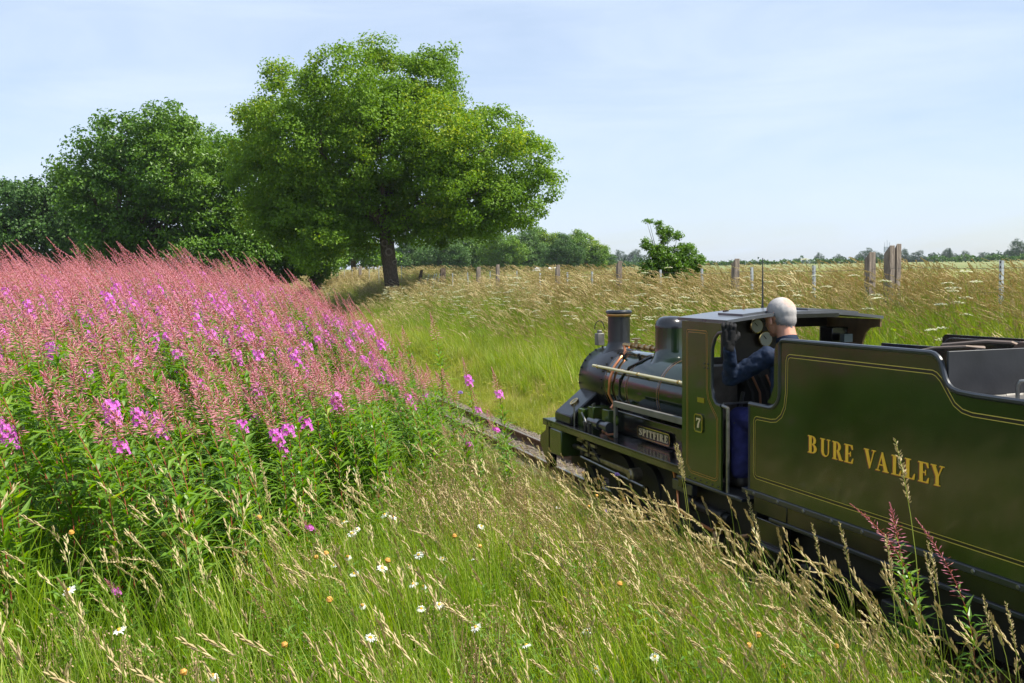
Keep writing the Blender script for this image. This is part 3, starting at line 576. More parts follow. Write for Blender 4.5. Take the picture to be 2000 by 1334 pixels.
i_ = [(4.275, 1.284), (4.288, 1.276), (4.292, 1.262), (4.296, 1.10), (4.311, 1.02), (4.342, .970), (4.39, .940), (4.44, .932), (4.568, .930), (4.580, .924), (4.586, .912), (4.587, .646), (4.582, .630), (4.57, .624), (2.0, .624), (1.52, .624), (1.47, .64), (1.47, 1.11), (1.51, 1.135), (3.07, 1.136), (3.125, 1.145), (3.168, 1.168), (3.205, 1.212), (3.243, 1.260), (3.268, 1.279), (3.29, 1.286)]
offset_ribbon(lt, o_, .0035, X0-.0012, closed=True); offset_ribbon(lt, i_, .003, X0-.0012, closed=True)
lt.build('lining', M_line, ts, smooth=0)
fl = MB(); offset_ribbon(fl, [((a[0]+b_[0])/2, (a[1]+b_[1])/2) for a, b_ in zip(o_, i_)], .0115, X0-.0008, closed=True)
fl.build('lining_ground', mat('black lining ground', (.010, .009, .007), .3), ts, smooth=0)
txt = [('B', 4.120, .070), ('U', 4.022, .070), ('R', 3.930, .070), ('E', 3.842, .070), ('V', 3.700, .075), ('A', 3.612, .075), ('L', 3.508, .073), ('L', 3.424, .073), ('E', 3.338, .073), ('Y', 3.262, .066)]
txt = [('B', 4.120, .115), ('U', 4.022, .105), ('R', 3.930, .108), ('E', 3.842, .108), ('V', 3.704, .105), ('A', 3.622, .105), ('L', 3.522, .108), ('L', 3.440, .108), ('E', 3.360, .108), ('Y', 3.285, .100)]
for c_, y, w_ in txt: glyph(c_, X0-.0006, y, .826, w_, .086, 'letter', [M_gold, M_shade], ts, depth=.0022, shade=.006)
MB().prism(poly, 'X', X1-.014, X1).build('side_panel', M_black, ten)
MB().box(X0-.012, X1+.012, TE, 4.70, .512, .5395).build('footplate', M_blue, ten, bevel=.003)
MB().box(X0+.005, X0+.03, TE, 4.55, .425, .5115).build('solebar', M_black, ten)
MB().box(X0-.006, X0+.03, TE, 4.45, .405, .424).build('solebar_flange', M_blue, ten, bevel=.003)
MB().box(X0+.10, X1-.10, TE, 4.60, .16, .511).build('tender_frame', M_sat, ten)
fb = MB()
for y in np.arange(1.5, 4.6, .22): fb.lathe([(0, -.006), (.008, -.005), (.010, -.0005)], (X0-.012, y, .527), 'X', 8)
fb.build('footplate_bolts', M_steel, ten, kind='stuff')
MB().box(X0+.0, X0+.05, 4.30, 4.60, .425, .51).box(X0+.0, X0+.05, 4.32, 4.58, .10, .40).build('step_plate', M_black, ten, bevel=.004)
MB().box(X0-.03, X0+.06, 4.32, 4.58, .26, .272).box(X0-.03, X0+.06, 4.32, 4.58, .085, .098).build('step_tread', M_blue, ten, bevel=.003)
for y in (4.15, 3.55, 2.7, 2.1): wheel(ten, y, .16, 3.16); MB().box(3.02, 3.08, y-.06, y+.06, .10, .24).build('axle_box', M_sat, ten, bevel=.01)
for y in (3.85, 2.4): 
    sp = MB()
    for k in range(5): sp.box(3.03, 3.07, y-.20+.03*k, y+.20-.03*k, .26-.012*k, .27-.012*k)
    sp.build('leaf_spring', M_sat, ten, kind='stuff')
# inside: front plate, coal space, bulkhead, tank top
MB().box(X0+.025, X1-.015, 4.55, 4.565, .54, .95).build('front_plate', M_black, ten)
MB().box(X0+.0145, X1-.0145, 3.24, 4.50, 1.00, 1.015).build('coal_floor', M_sat, ten)
MB().box(X0+.0145, X1-.0145, 3.214, 3.226, 1.19, 1.384).build('bulkhead', mat('slate black plate', (.012, .013, .017), .45, var=.3, vscale=5, bump=.04), ten, bevel=.002)
MB().box(X0+.0145, X1-.0145, TE+.01, 3.2135, 1.178, 1.190).build('tank_top', mat('tank top grey', (.085, .080, .078), .5, var=.35, vscale=7), ten)
MB().box(X0+.0145, X1-.0145, TE, TE+.012, .541, 1.2).build('rear_plate', M_green, ten)
wb = MB(); 
for k in range(60):
    y = 3.205-rng.random()*.012; x = X0+.1+rng.random()*.9; wb.box(x, x+.02+rng.random()*.03, y-.006, y+.003, 1.1905, 1.196)
wb.build('weld_bead', mat('weld flakes', (.55, .52, .47), .5, var=.3), ten, kind='stuff')
MB().prism([(3.24, 1.02), (4.50, 1.02), (4.50, 1.322), (4.07, 1.326), (4.0, 1.374), (3.98, 1.377), (3.24, 1.383)], 'X', 3.75, 3.765).build('coal_greedy_board', M_black, ten, bevel=.002)
MB().tube([(3.26, 3.10, 1.19), (3.26, 3.10, 1.245), (3.262, 3.09, 1.262), (3.275, 3.08, 1.265), (3.285, 3.075, 1.25), (3.285, 3.075, 1.192)], .008, 8).build('lifting_handle', M_steel, ten)
MB().lathe([(.085, 0), (.085, .09), (.095, .092), (.097, .104), (.09, .110), (0, .115)], (3.44, 2.98, 1.190), 'Z', 36).build('water_filler', M_blue, ten)
MB().tube([(3.35, 3.95, 1.30), (3.30, 3.60, 1.365), (3.34, 3.46, 1.378), (3.42, 3.44, 1.372), (3.46, 3.55, 1.34)], .007, 6).build('fire_iron', mat('pitted iron', (.22, .17, .14), .6, metal=.4), ten)
MB().tube([(3.62, 3.9, 1.35), (3.60, 3.60, 1.385), (3.62, 3.48, 1.385), (3.68, 3.46, 1.36)], .009, 6).build('fire_iron', mat('pitted iron', (.22, .17, .14), .6, metal=.4), ten)
MB().prism([(3.30, 1.33), (3.52, 1.33), (3.44, 1.392), (3.37, 1.392)], 'X', 3.62, 3.78).build('shovel_blade', mat('rust brown steel', (.10, .065, .045), .5, metal=.4, var=.4), ten, bevel=.006)
cb = MB()
for k in range(160):
    x, y = 3.06+rng.random()*.92, 3.28+rng.random()*1.1; z = 1.03+rng.random()*.18; s_ = .02+rng.random()*.035
    vs = [Vector((x, y, z))+Vector(d)*s_*(.7+.6*rng.random()) for d in ((1, 0, 0), (-1, 0, 0), (0, 1, 0), (0, -1, 0), (0, 0, 1), (0, 0, -1))]
    cb.add(vs, [(0, 2, 4), (2, 1, 4), (1, 3, 4), (3, 0, 4), (2, 0, 5), (1, 2, 5), (3, 1, 5), (0, 3, 5)])
cb.build('coal', M_sat, None, smooth=0, kind='stuff', label='lumps of black coal inside the green tender', category='coal')

# ------------------------------------------------------------------ the driver
def blob(name, caps, voxel, mats, parent, noise=0, nscale=20, sm=6, extra=None, keep=None):
    """capsules ((p0,r0,p1,r1) or (p,(rx,ry,rz)[,rot])) fused into one continuous skin by a voxel remesh"""
    b = MB()
    for c in caps:
        if len(c) == 4:
            p0, r0_, p1, r1_ = Vector(c[0]), c[1], Vector(c[2]), c[3]; d = (p1-p0); ln_ = d.length; d.normalize(); pts = []; rs = []
            for t in np.linspace(-1, 0, 5)[:-1]: pts.append(p0+d*t*r0_); rs.append(max(.0005, r0_*math.sqrt(max(0, 1-t*t))))
            for t in np.linspace(0, 1, 6): pts.append(p0+d*ln_*t); rs.append(r0_+(r1_-r0_)*t)
            for t in np.linspace(0, 1, 5)[1:]: pts.append(p1+d*t*r1_); rs.append(max(.0005, r1_*math.sqrt(max(0, 1-t*t))))
            b.tube(pts, rs, 14)
        else:
            p, rr = Vector(c[0]), c[1]; q = c[2] if len(c) > 2 else Matrix.Identity(3); vs = []; n, k = 16, 10
            for i in range(k+1):
                th = math.pi*i/k
                for j in range(n):
                    ph = 2*math.pi*j/n; vs.append(p + q @ Vector((rr[0]*math.sin(th)*math.cos(ph), rr[1]*math.sin(th)*math.sin(ph), rr[2]*math.cos(th))))
            b.add(vs, [(i*n+j, i*n+(j+1) % n, (i+1)*n+(j+1) % n, (i+1)*n+j) for i in range(k) for j in range(n)])
    me = b.mesh(name, mats, smooth=0); tmp = bpy.data.objects.new('tmp', me); C.objects.link(tmp)
    rm = tmp.modifiers.new('r', 'REMESH'); rm.mode = 'VOXEL'; rm.voxel_size = voxel; rm.use_smooth_shade = True
    s_ = tmp.modifiers.new('s', 'SMOOTH'); s_.factor = .5; s_.iterations = sm
    if noise:
        tx = bpy.data.textures.new('fold', 'CLOUDS'); tx.noise_scale = nscale; dm = tmp.modifiers.new('d', 'DISPLACE'); dm.texture = tx; dm.strength = noise; dm.mid_level = .5; dm.texture_coords = 'GLOBAL'
    dg = bpy.context.evaluated_depsgraph_get(); dg.update(); m2 = bpy.data.meshes.new_from_object(tmp.evaluated_get(dg)); m2.name = name
    bpy.data.objects.remove(tmp)
    if not len(m2.materials):
        for m in (mats if isinstance(mats, list) else [mats]): m2.materials.append(m)
    m2.polygons.foreach_set('use_smooth', [True]*len(m2.polygons))
    if extra: extra(m2)
    o = put(name, m2, parent); o.matrix_parent_inverse = Matrix.Translation(-parent.location); return o
drv = thing('person', 'engine driver with cropped silver hair, navy jacket and black glove on the cab roof edge', 'person', (3.40, 4.78, .47))
HC = Vector((3.375, 4.905, 1.452)); hy = R(-14)
Rz = Matrix.Rotation(-hy, 3, 'Z') @ Matrix.Rotation(R(6), 3, 'X')       # looks ahead, turned slightly left
Rz = Matrix.Rotation(R(10), 3, 'Z') @ Matrix.Rotation(R(-6), 3, 'X')
def hp(x, y, z): return HC + Rz @ Vector((x, y, z))
SL, EL, WR = (3.225, 4.80, 1.245), (3.060, 4.925, 1.118), (2.992, 4.838, 1.326)
SR, ER, WRr = (3.56, 4.80, 1.245), (3.66, 4.93, 1.05), (3.60, 5.12, 1.10)
HIPL, KNL, ANL = (3.30, 4.66, .84), (3.185, 5.02, .865), (3.145, 4.95, .555)
HIPR, KNR, ANR = (3.48, 4.66, .84), (3.50, 5.05, .86), (3.50, 4.98, .55)
# head: skull, face, jaw, nose, brow, ears, neck - one skin with the body
head = [(hp(0, -.008, .035), (.076, .095, .086), Rz), (hp(0, .035, -.015), (.062, .06, .085), Rz), (hp(0, .050, -.070), .028, hp(0, .066, -.082), .022),
        (hp(0, .088, -.005), .010, hp(0, .108, -.032), .014), (hp(-.028, .078, .012), .016, hp(.028, .078, .012), .016), (hp(0, .082, -.058), .013, hp(0.0, .084, -.058), .014),
        (hp(0, -.046, -.008), (.060, .052, .064), Rz), (hp(-.087, .000, -.008), (.009, .022, .036), Rz @ Matrix.Rotation(R(-20), 3, 'X')), (hp(.087, .000, -.008), (.009, .022, .036), Rz @ Matrix.Rotation(R(-20), 3, 'X')),
        (hp(0, -.030, -.05), .054, (3.385, 4.835, 1.30), .058)]
body = head + [((3.39, 4.80, 1.26), .06, (3.39, 4.74, 1.0), .10), ((3.39, 4.74, 1.0), .10, (3.39, 4.66, .86), .11), (SL, .040, (3.39, 4.80, 1.23), .06), (SR, .040, (3.39, 4.80, 1.23), .06),
       (SL, .036, EL, .030), (EL, .028, WR, .022), (SR, .036, ER, .030), (ER, .028, WRr, .022), (WRr, .022, (3.59, 5.17, 1.12), .026),
       (HIPL, .060, KNL, .045), (KNL, .042, ANL, .028), (HIPR, .060, KNR, .045), (KNR, .042, ANR, .028)]
bodyo = blob('body', body, .0062, [M_skin], drv, sm=5)
import bmesh
bm = bmesh.new(); bm.from_mesh(bodyo.data); inv = Rz.inverted(); kill = []
for f in bm.faces:
    q = inv @ (f.calc_center_median()-HC); e = .0025*math.sin(q.x*210+q.z*130)+.002*math.sin(q.y*290+q.x*90)
    face = q.y > .040+e+(q.z-.06)*.45 or (q.y > -.014+e and q.z < .016+(q.y+.014)*.5)
    ear = abs(q.x) > .062 and abs(q.y+.002) < .026 and q.z < .034
    if face or ear or q.z < -.058+e*1.5+abs(q.x)*.35 or q.length > .16: kill.append(f)
bmesh.ops.delete(bm, geom=kill, context='FACES')
bm.normal_update(); edge_v = {v for e in bm.edges if e.is_boundary for v in e.verts}; ring2 = {w_ for v in edge_v for e in v.link_edges for w_ in e.verts}-edge_v
for v, nrm in [(v, v.normal.copy()) for v in bm.verts]:
    v.co += nrm*(.0004 if v in edge_v else .0014 if v in ring2 else .0026)
hm = bpy.data.meshes.new('hair'); bm.to_mesh(hm); bm.free(); hm.materials.append(M_hair); hair = put('hair', hm, drv); hair.matrix_parent_inverse = Matrix.Translation(-drv.location)
hm.materials.clear(); hm.materials.append(M_hair)
# spectacles
gl = MB().tube([hp(-.083, -.012, .012), hp(-.079, .03, .018), hp(-.070, .090, .016)], .0028, 6).tube([hp(.083, -.012, .012), hp(.079, .03, .018), hp(.070, .090, .016)], .0028, 6)
for sx in (-1, 1): gl.tube([hp(sx*.035+.026*math.cos(t), .104-.006*abs(math.cos(t)), .012+.020*math.sin(t)) for t in np.linspace(0, 2*math.pi, 17)], .002, 5)
gl.tube([hp(-.010, .108, .014), hp(.010, .108, .014)], .002, 5)
g_ = gl.build('spectacles', M_glass, drv)
jk = [((3.39, 4.80, 1.235), .085, (3.40, 4.70, .90), .135), ((3.30, 4.79, 1.22), .068, (3.33, 4.72, .92), .11), ((3.48, 4.79, 1.22), .068, (3.47, 4.72, .92), .11),
      ((3.29, 4.80, 1.243), .050, (3.385, 4.815, 1.285), .052), ((3.49, 4.80, 1.243), .050, (3.385, 4.815, 1.285), .052), (SL, .060, EL, .050), (EL, .048, (2.995, 4.842, 1.290), .035), (SR, .060, ER, .050), (ER, .048, WRr, .038), (EL, .052, (3.055, 4.92, 1.145), .050)]
blob('jacket', jk, .0062, [M_cloth], drv, noise=.020, nscale=.045, sm=3)
cl = MB().lathe([(.062, -.010), (.066, .012), (.061, .034), (.055, .036), (.057, .0)], (0, 0, 0), 'Z', 22, cap=False)
q_ = Matrix.Translation(Vector((3.382, 4.842, 1.312))) @ Matrix.Rotation(R(-20), 4, 'X'); cl.v = [tuple(q_ @ Vector(p)) for p in cl.v]
cl.build('collar', M_cloth, drv)
MB().tube([(3.30, 4.765, 1.295), (3.285, 4.72, 1.25), (3.30, 4.66, 1.12), (3.33, 4.62, .98)], .010, 6).build('brace_strap', mat('grey strap', (.12, .13, .12), .7), drv)
tr = [(HIPL, .090, KNL, .072), (KNL, .070, (3.147, 4.955, .60), .056), (HIPR, .090, KNR, .072), (KNR, .070, (3.50, 4.985, .60), .056), (HIPL, .095, HIPR, .095), ((3.147, 4.955, .62), .058, (3.146, 4.953, .575), .060)]
blob('trousers', tr, .0065, [M_trous], drv, noise=.016, nscale=.05, sm=3)
for A, nm in ((ANL, 'l'), (ANR, 'r')):
    a = Vector(A); blob('boot', [(a+Vector((0, 0, .02)), .036, a+Vector((0, -.01, -.045)), .040), (a+Vector((0, -.01, -.048)), .036, a+Vector((-.005, .12, -.055)), .034)], .006, [M_boot], drv, sm=3)
# gloved left hand gripping the roof edge: palm, four bent fingers, thumb at the side
W_ = Vector(WR); fr_ = Vector((.80, -.60, 0)); fc_ = Vector((.60, .80, 0)); up_ = Vector((0, 0, 1))
gv = [(W_-up_*.03, .032, W_, .028), (W_-fr_*.012, .025, W_-fr_*.018+up_*.064, .022), (W_+fr_*.012, .025, W_+fr_*.018+up_*.062, .022)]
for k, (u_, l1, l2, l3) in enumerate(((-.036, .024, .020, .018), (-.012, .030, .024, .020), (.012, .028, .023, .019), (.036, .020, .018, .016))):
    p0 = W_+fr_*u_*.78+up_*.070-fc_*.004; p1 = p0+up_*l1+fr_*u_*.10-fc_*.004; p2 = p1+up_*l2*.6+fc_*l2*.75; p3 = p2+fc_*l3-up_*.004
    gv += [(p0, .0122, p1, .0112), (p1, .0112, p2, .0103), (p2, .0103, p3, .0095)]
t0 = W_+fr_*.030+up_*.016; t1 = t0+fr_*.020+up_*.022+fc_*.010; t2 = t1+fc_*.022+up_*.014
gv += [(W_+fr_*.010+up_*.008, .020, t0, .016), (t0, .015, t1, .0125), (t1, .0125, t2, .0105)]
blob('glove', gv, .0030, [M_glove], drv, sm=2)
rh = Vector((3.59, 5.15, 1.115)); gr = [(Vector(WRr), .030, rh, .034)]
for k in range(4):
    p0 = rh+Vector((-.024+.016*k, .02, .01)); p1 = p0+Vector((0, .03, .006)); p2 = p1+Vector((0, .012, -.022)); gr += [(p0, .011, p1, .0105), (p1, .0105, p2, .0095)]
gr += [(rh+Vector((-.028, -.01, 0)), .013, rh+Vector((-.045, .022, -.004)), .011)]
blob('glove', gr, .0042, [M_glove], drv, sm=2)

# ------------------------------------------------------------------ trees
def rand_dirs(n):
    v = rng.normal(size=(n, 3)); return v/np.linalg.norm(v, axis=1)[:, None]
def leaf_quads(Cn, L_, Wd, outn, upb=.6, rand=1.0, fold=.25):
    """diamond leaves, two triangles hinged on the midrib"""
    n = len(Cn); nr = rand_dirs(n)*rand + outn + np.array([0, 0, upb]); nr /= np.linalg.norm(nr, axis=1)[:, None]
    a = np.cross(nr, rand_dirs(n)); a /= np.linalg.norm(a, axis=1)[:, None]; b = np.cross(nr, a)
    L1 = (L_*rng.uniform(.7, 1.3, n))[:, None]; W1 = (Wd*rng.uniform(.7, 1.3, n))[:, None]
    v = np.stack([Cn-a*L1*.5, Cn+b*W1*.5+nr*W1*fold, Cn+a*L1*.5, Cn-b*W1*.5+nr*W1*fold], 1).reshape(-1, 3)
    i = np.arange(n)[:, None]*4
    return v, np.concatenate([i+[0, 1, 2], i+[0, 2, 3]], 1).reshape(-1, 3)
def lobes_to_leaves(lobes, clump_den, per, csize, L_, Wd, fill=.25):
    Cs = []; On = []
    allc = np.array([l[:3] for l in lobes]); mid = allc.mean(0)
    for (x, y, z, rx_, ry_, rz_) in lobes:
        area = 4*math.pi*((rx_*ry_+ry_*rz_+rx_*rz_)/3); n = max(3, int(area*clump_den))
        d = rand_dirs(n); rad = np.where(rng.random(n) < fill, rng.uniform(.3, .85, n), rng.uniform(.82, 1.06, n))[:, None]
        c = np.array([x, y, z]) + d*np.array([rx_, ry_, rz_])*rad
        # skip clumps deep inside other lobes
        keep = np.ones(n, bool)
        for (x2, y2, z2, a2, b2, c2) in lobes:
            if (x2, y2, z2) == (x, y, z): continue
            q = (((c-np.array([x2, y2, z2]))/np.array([a2, b2, c2]))**2).sum(1); keep &= ~((q < .42) & (rng.random(n) < .85))
        c = c[keep]; d = d[keep]
        k = len(c); cs = csize*rng.uniform(.6, 1.35, k)
        cnt = (per*(cs/csize)**1.5).astype(int)+3
        ci = np.repeat(np.arange(k), cnt); m = len(ci)
        off_ = rand_dirs(m)*(rng.random(m)**.5)[:, None]*cs[ci][:, None]*np.array([1.15, 1.15, .72])
        Cs.append(c[ci]+off_); On.append(d[ci]*.5+off_/cs[ci][:, None]*.5)
    Cs = np.concatenate(Cs); On = np.concatenate(On)
    return leaf_quads(Cs, L_, Wd, On)
def tree(name, label, cat, base, lobes_px, mpp, anchor, mats, trunk_r, fork, den, per, csize, L_, Wd, depth=.9, group=None, limbs=None, trunk_mat=M_bark, trunk_pts=None, spread=2.2, knots=()):
    """lobes in picture units (px right, px up from the trunk foot) scaled by mpp into metres"""
    bx0, by0 = base; bz0 = float(ground_z(bx0, by0)); t = thing(name, label, cat, (bx0, by0, bz0), group)
    bpx, bpy_ = photo_px(bx0, by0, bz0); anchor = (bpx, bpy_, 0)
    rdir = np.array([math.cos(PSI), -math.sin(PSI), 0]); ddir = np.array([math.sin(PSI), math.cos(PSI), 0])
    lb = []
    for (px, py, r) in lobes_px:
        u, v, rr = (px-anchor[0])*mpp, (anchor[1]-py)*mpp+anchor[2], max(r*mpp*.6, r*mpp-csize*.38)
        dd = rng.uniform(-1, 1)*spread
        p = rdir*u+ddir*dd*(.4+.6*min(1, rr/1.2)); lb.append((p[0], p[1], v, rr*1.02, rr*1.1, rr*.92))
        if depth > 0 and rng.random() < depth:
            p = rdir*u*.85-ddir*dd*.9; lb.append((p[0], p[1], v*.97+.1, rr*.9, rr*1.1, rr*.85))
    v, f = lobes_to_leaves(lb, den, per, csize, L_, Wd)
    put('crown', np_mesh('crown', v, f, 3, mats), t, kind='stuff') if False else put('crown', np_mesh('crown', v, f, 3, mats), t)
    b = MB(); fz = fork; tp = trunk_pts or [(0, 0, -.3), (0, 0, 0), (.02, 0, fz*.35), (-.05, 0, fz*.7), (-.03, 0, fz)]
    TP = [Vector(rdir*p[0]+ddir*p[1])+Vector((0, 0, p[2])) for p in tp]; k = len(TP)
    rs = [trunk_r*(1.35 if i == 0 else 1.18 if i == 1 else 1.0-.10*i/k) for i in range(k)]
    b.tube(TP, rs, 18, cap=True); top_ = TP[-1]
    order = sorted(lb, key=lambda l: -l[3])[:14]
    for l in order:
        e = Vector(l[:3]); m1 = top_.lerp(e, .35)+Vector((0, 0, -.10*(e-top_).length)); m2 = top_.lerp(e, .7)+Vector((0, 0, .03*(e-top_).length))
        r1 = trunk_r*rng.uniform(.28, .42); b.tube([top_+Vector((0, 0, -.25)), m1, m2, e], [r1*1.3, r1, r1*.6, r1*.25], 8)
        for q in range(4):
            s0 = m2.lerp(e, rng.random()); d_ = Vector(rand_dirs(1)[0])*l[3]*.8; d_.z = abs(d_.z)*.7; b.tube([s0, s0+d_*.5+Vector((0, 0, .05)), s0+d_], [r1*.3, r1*.2, r1*.08], 5)
    if limbs:
        for path, ra, rb in limbs:
            P_ = [Vector(rdir*p[0]+ddir*p[1])+Vector((0, 0, p[2])) for p in path]; b.tube(P_, list(np.linspace(ra, rb, len(P_))), 10)
    o = b.build('trunk', trunk_mat, t, smooth=60); o.matrix_parent_inverse = Matrix.Identity(4)
    for (ku, kz, kr) in knots:
        kb = MB(); c = Vector(rdir*ku)-Vector(ddir)*trunk_r*1.02+Vector((0, 0, kz))
        ring_ = [c+Vector(rdir)*kr*math.cos(a)+Vector((0, 0, kr*math.sin(a))) for a in np.linspace(0, 2*math.pi, 13)]
        kb.tube(ring_, kr*.28, 6); q = kb.build('branch_scar', M_bark2, t); q.matrix_parent_inverse = Matrix.Identity(4)
    return t
OAK = [(700, 462, 46), (800, 440, 46), (955, 440, 44), (850, 462, 30), (1035, 425, 36), (520, 430, 50), (560, 380, 60), (690, 330, 80), (820, 230, 80), (910, 350, 70), (600, 500, 40), (780, 175, 88), (850, 170, 62), (700, 195, 80), (610, 225, 80), (560, 165, 40), (525, 250, 72), (640, 300, 95), (760, 290, 105), (885, 270, 88), (955, 300, 92), (1010, 330, 78), (1055, 355, 42),
       (930, 395, 82), (840, 390, 88), (740, 395, 66), (640, 395, 85), (530, 350, 72), (575, 450, 62), (1000, 400, 60), (900, 435, 42), (490, 300, 45), (640, 460, 50), (485, 225, 28), (745, 118, 42), (865, 132, 40), (1040, 290, 34), (1070, 385, 26)]
d1 = 7.6*math.sin(PSI)+34*math.cos(PSI)
tree('oak_tree', 'large broad oak with thick bare trunk standing alone beside the line', 'tree', (7.6, 34.0), OAK, d1/1944, (766, 565, .62), G_oak, .26, 3.0, 3.3, 84, .36, .105, .070, spread=2.6,
     trunk_pts=[(0.08, 0, -.4), (.05, 0, 0), (0.0, 0, .7), (-.10, 0, 1.6), (-.17, 0, 2.4), (-.2, 0, 2.8)],
     limbs=[([(-.15, -.1, 2.5), (-.45, -.5, 3.1), (-.85, -.8, 3.7), (-1.3, -.9, 4.4)], .22, .12), ([(-.05, -.05, 2.6), (.35, -.3, 2.95), (.8, -.5, 3.2), (1.5, -.5, 3.6)], .15, .07), ([(-.12, 0, 2.7), (-.15, 0, 3.4), (.1, .2, 4.6), (.2, .2, 6)], .24, .10)],
     knots=[(-.20, 2.15, .10), (-.06, 1.85, .11), (.14, 1.5, .07), (-.02, .85, .06)])
d2 = 44
tree('oak_tree', 'round bushy oak left of the large oak, rising behind the pink flowers', 'tree', (-1.9, 46.0),
     [(360, 275, 55), (300, 290, 62), (230, 310, 55), (195, 350, 45), (410, 290, 45), (440, 330, 60), (380, 350, 75), (300, 370, 75), (225, 400, 62), (250, 450, 55), (340, 440, 70), (420, 420, 65), (460, 400, 55), (300, 490, 50), (390, 495, 45), (190, 440, 45), (240, 500, 42), (440, 500, 42), (330, 520, 34), (470, 470, 50), (490, 520, 42), (530, 490, 45), (400, 540, 40), (250, 545, 36)],
     d2/1944, (210, 560, .5), G_oak2, .28, 2.2, 2.6, 55, .42, .15, .10, spread=2.4)
d3 = 46
tree('oak_tree', 'dark leafy oak with low hanging boughs just behind the large oak', 'tree', (6.7, 45.6),
     [(500, 300, 50), (480, 370, 60), (540, 400, 62), (600, 430, 60), (500, 450, 60), (560, 480, 50), (620, 490, 45), (655, 450, 45), (600, 525, 32), (628, 536, 26), (580, 500, 45), (555, 520, 40), (640, 505, 34), (500, 520, 42), (475, 480, 45), (440, 450, 40), (680, 420, 45), (590, 350, 60)],
     d3/1944, (628, 560, .9), G_oak2, .22, 2.0, 2.6, 52, .42, .15, .10, spread=2.2)
tree('oak_tree', 'dark tree at the left edge of the view behind the pink flowers', 'tree', (-9.0, 62.0), [(20, 410, 45), (60, 420, 45), (-20, 420, 50), (30, 470, 50), (80, 470, 40), (-30, 480, 50), (0, 520, 45), (60, 520, 40), (-40, 530, 40)], 60/1944, (30, 560, .5), G_oak3, .3, 3, 2.2, 40, .5, .2, .14, spread=2)
tree('oak_tree', 'open crowned tree with visible limbs between the leftmost tree and the round oak', 'tree', (-4.6, 60.0), [(130, 385, 38), (95, 395, 32), (170, 390, 36), (190, 430, 42), (120, 430, 40), (150, 470, 38), (200, 480, 40), (90, 450, 36), (110, 510, 36), (170, 515, 36)], 60/1944, (140, 560, .5), G_oak3, .3, 3, 2.0, 36, .5, .2, .14, spread=2)
tree('ash_tree', 'light green sunlit tree seen beyond the gap left of the oak trunk', 'tree', (15.5, 84.0), [(700, 480, 34), (735, 495, 30), (670, 495, 30), (715, 510, 26), (760, 505, 20)], 84/1944, (705, 530, .2), G_bush, .25, 2, 1.6, 34, .6, .28, .2, spread=2)
# tree line across the field
line = [(800, 492, 26, 'small'), (828, 496, 20, 'low'), (868, 488, 30, 'dark'), (905, 482, 34, 'tall'), (950, 490, 30, 'broad'), (985, 482, 28, 'rounded'), (1025, 480, 28, 'dense'), (1060, 478, 30, 'tallest'), (1100, 486, 24, 'slim'), (1140, 484, 28, 'full'), (1175, 500, 16, 'low')]
def far_tree(px, py, r, dist, label, matl, name='field_tree', group='trees beyond the field', per=26, cs=None, base_py=524, den=1.2):
    th = math.atan((px-1000)/1944)+PSI; X_, Y_ = dist*math.sin(th), dist*math.cos(th); k = dist*math.cos(th-PSI)/1944
    r *= 1.18; py -= 5 if r > 17 else 0
    lb = [(px, py+r*.1, r*.85), (px-r*.9, py+r*.45, r*.6), (px+r*.9, py+r*.5, r*.6), (px+rng.uniform(-.5, .5)*r, py-r*.45, r*.5), (px, py+r*.9, r*.8), (px-r*.7, py+r*1.1, r*.6), (px+r*.7, py+r*1.1, r*.6), (px+rng.uniform(-.8, .8)*r, py-r*.1, r*.45)]
    return tree(name, label, 'tree', (X_, Y_), lb, k, (px, base_py, 0), matl, r*k*.12, r*k*.6, den*2.2*(3/(r*k))**1.2, per, cs or r*k*.22, r*k*.085, r*k*.06, depth=0, spread=r*k*.3, group=group)
for i, (px, py, r, kind) in enumerate(line):
    far_tree(px, py, r, 118+8*math.sin(i*2.1), f'{kind} dark green tree number {i+1} from the left in the tree line across the field' if False else f'{kind} dark green tree, {["first","second","third","fourth","fifth","sixth","seventh","eighth","ninth","tenth","last"][i]} from the left in the tree line beyond the field', [G_oak3, G_oak2][i % 2], per=40)
far = [(1212, 497, 9), (1240, 498, 11), (1600, 499, 6), (1637, 500, 5), (1690, 497, 12), (1712, 499, 9), (1762, 497, 11), (1790, 500, 11), (1822, 502, 8), (1852, 494, 9), (1885, 497, 8), (1920, 500, 8), (1992, 488, 16), (1970, 498, 10)]
ordn = ['first', 'second', 'third', 'fourth', 'fifth', 'sixth', 'seventh', 'eighth', 'ninth', 'tenth', 'eleventh', 'twelfth', 'thirteenth', 'last']
for i, (px, py, r) in enumerate(far):
    far_tree(px, py, r, 330 if px != 1992 else 240, f'small hazy tree on the far horizon, {ordn[i]} from the left', G_farl, name='horizon_tree', group='trees on the horizon', per=18, base_py=513, den=1.0)
def conifer(px, top, base, dist, label):
    th = math.atan((px-1000)/1944)+PSI; X_, Y_ = dist*math.sin(th), dist*math.cos(th); k = dist*math.cos(th-PSI)/1944; H = (base-top)*k
    z0 = float(ground_z(X_, Y_)); t = thing('conifer_tree', label, 'tree', (X_, Y_, z0), 'conifers on the horizon')
    n = 1400; h = rng.random(n)**.8; rr = (1-h)*H*.26*rng.uniform(.5, 1.1, n)+.05; a = rng.random(n)*6.283
    c = np.stack([rr*np.cos(a), rr*np.sin(a), H*(.08+h*.92)], 1); o_ = np.stack([np.cos(a), np.sin(a), np.zeros(n)], 1)
    v, f = leaf_quads(c, H*.09, H*.04, o_, upb=.2); put('crown', np_mesh('crown', v, f, 3, G_farl), t)
    q = MB().tube([(0, 0, -.3), (0, 0, H*.9)], [H*.03, H*.006], 6).build('trunk', M_bark, t); q.matrix_parent_inverse = Matrix.Identity(4)
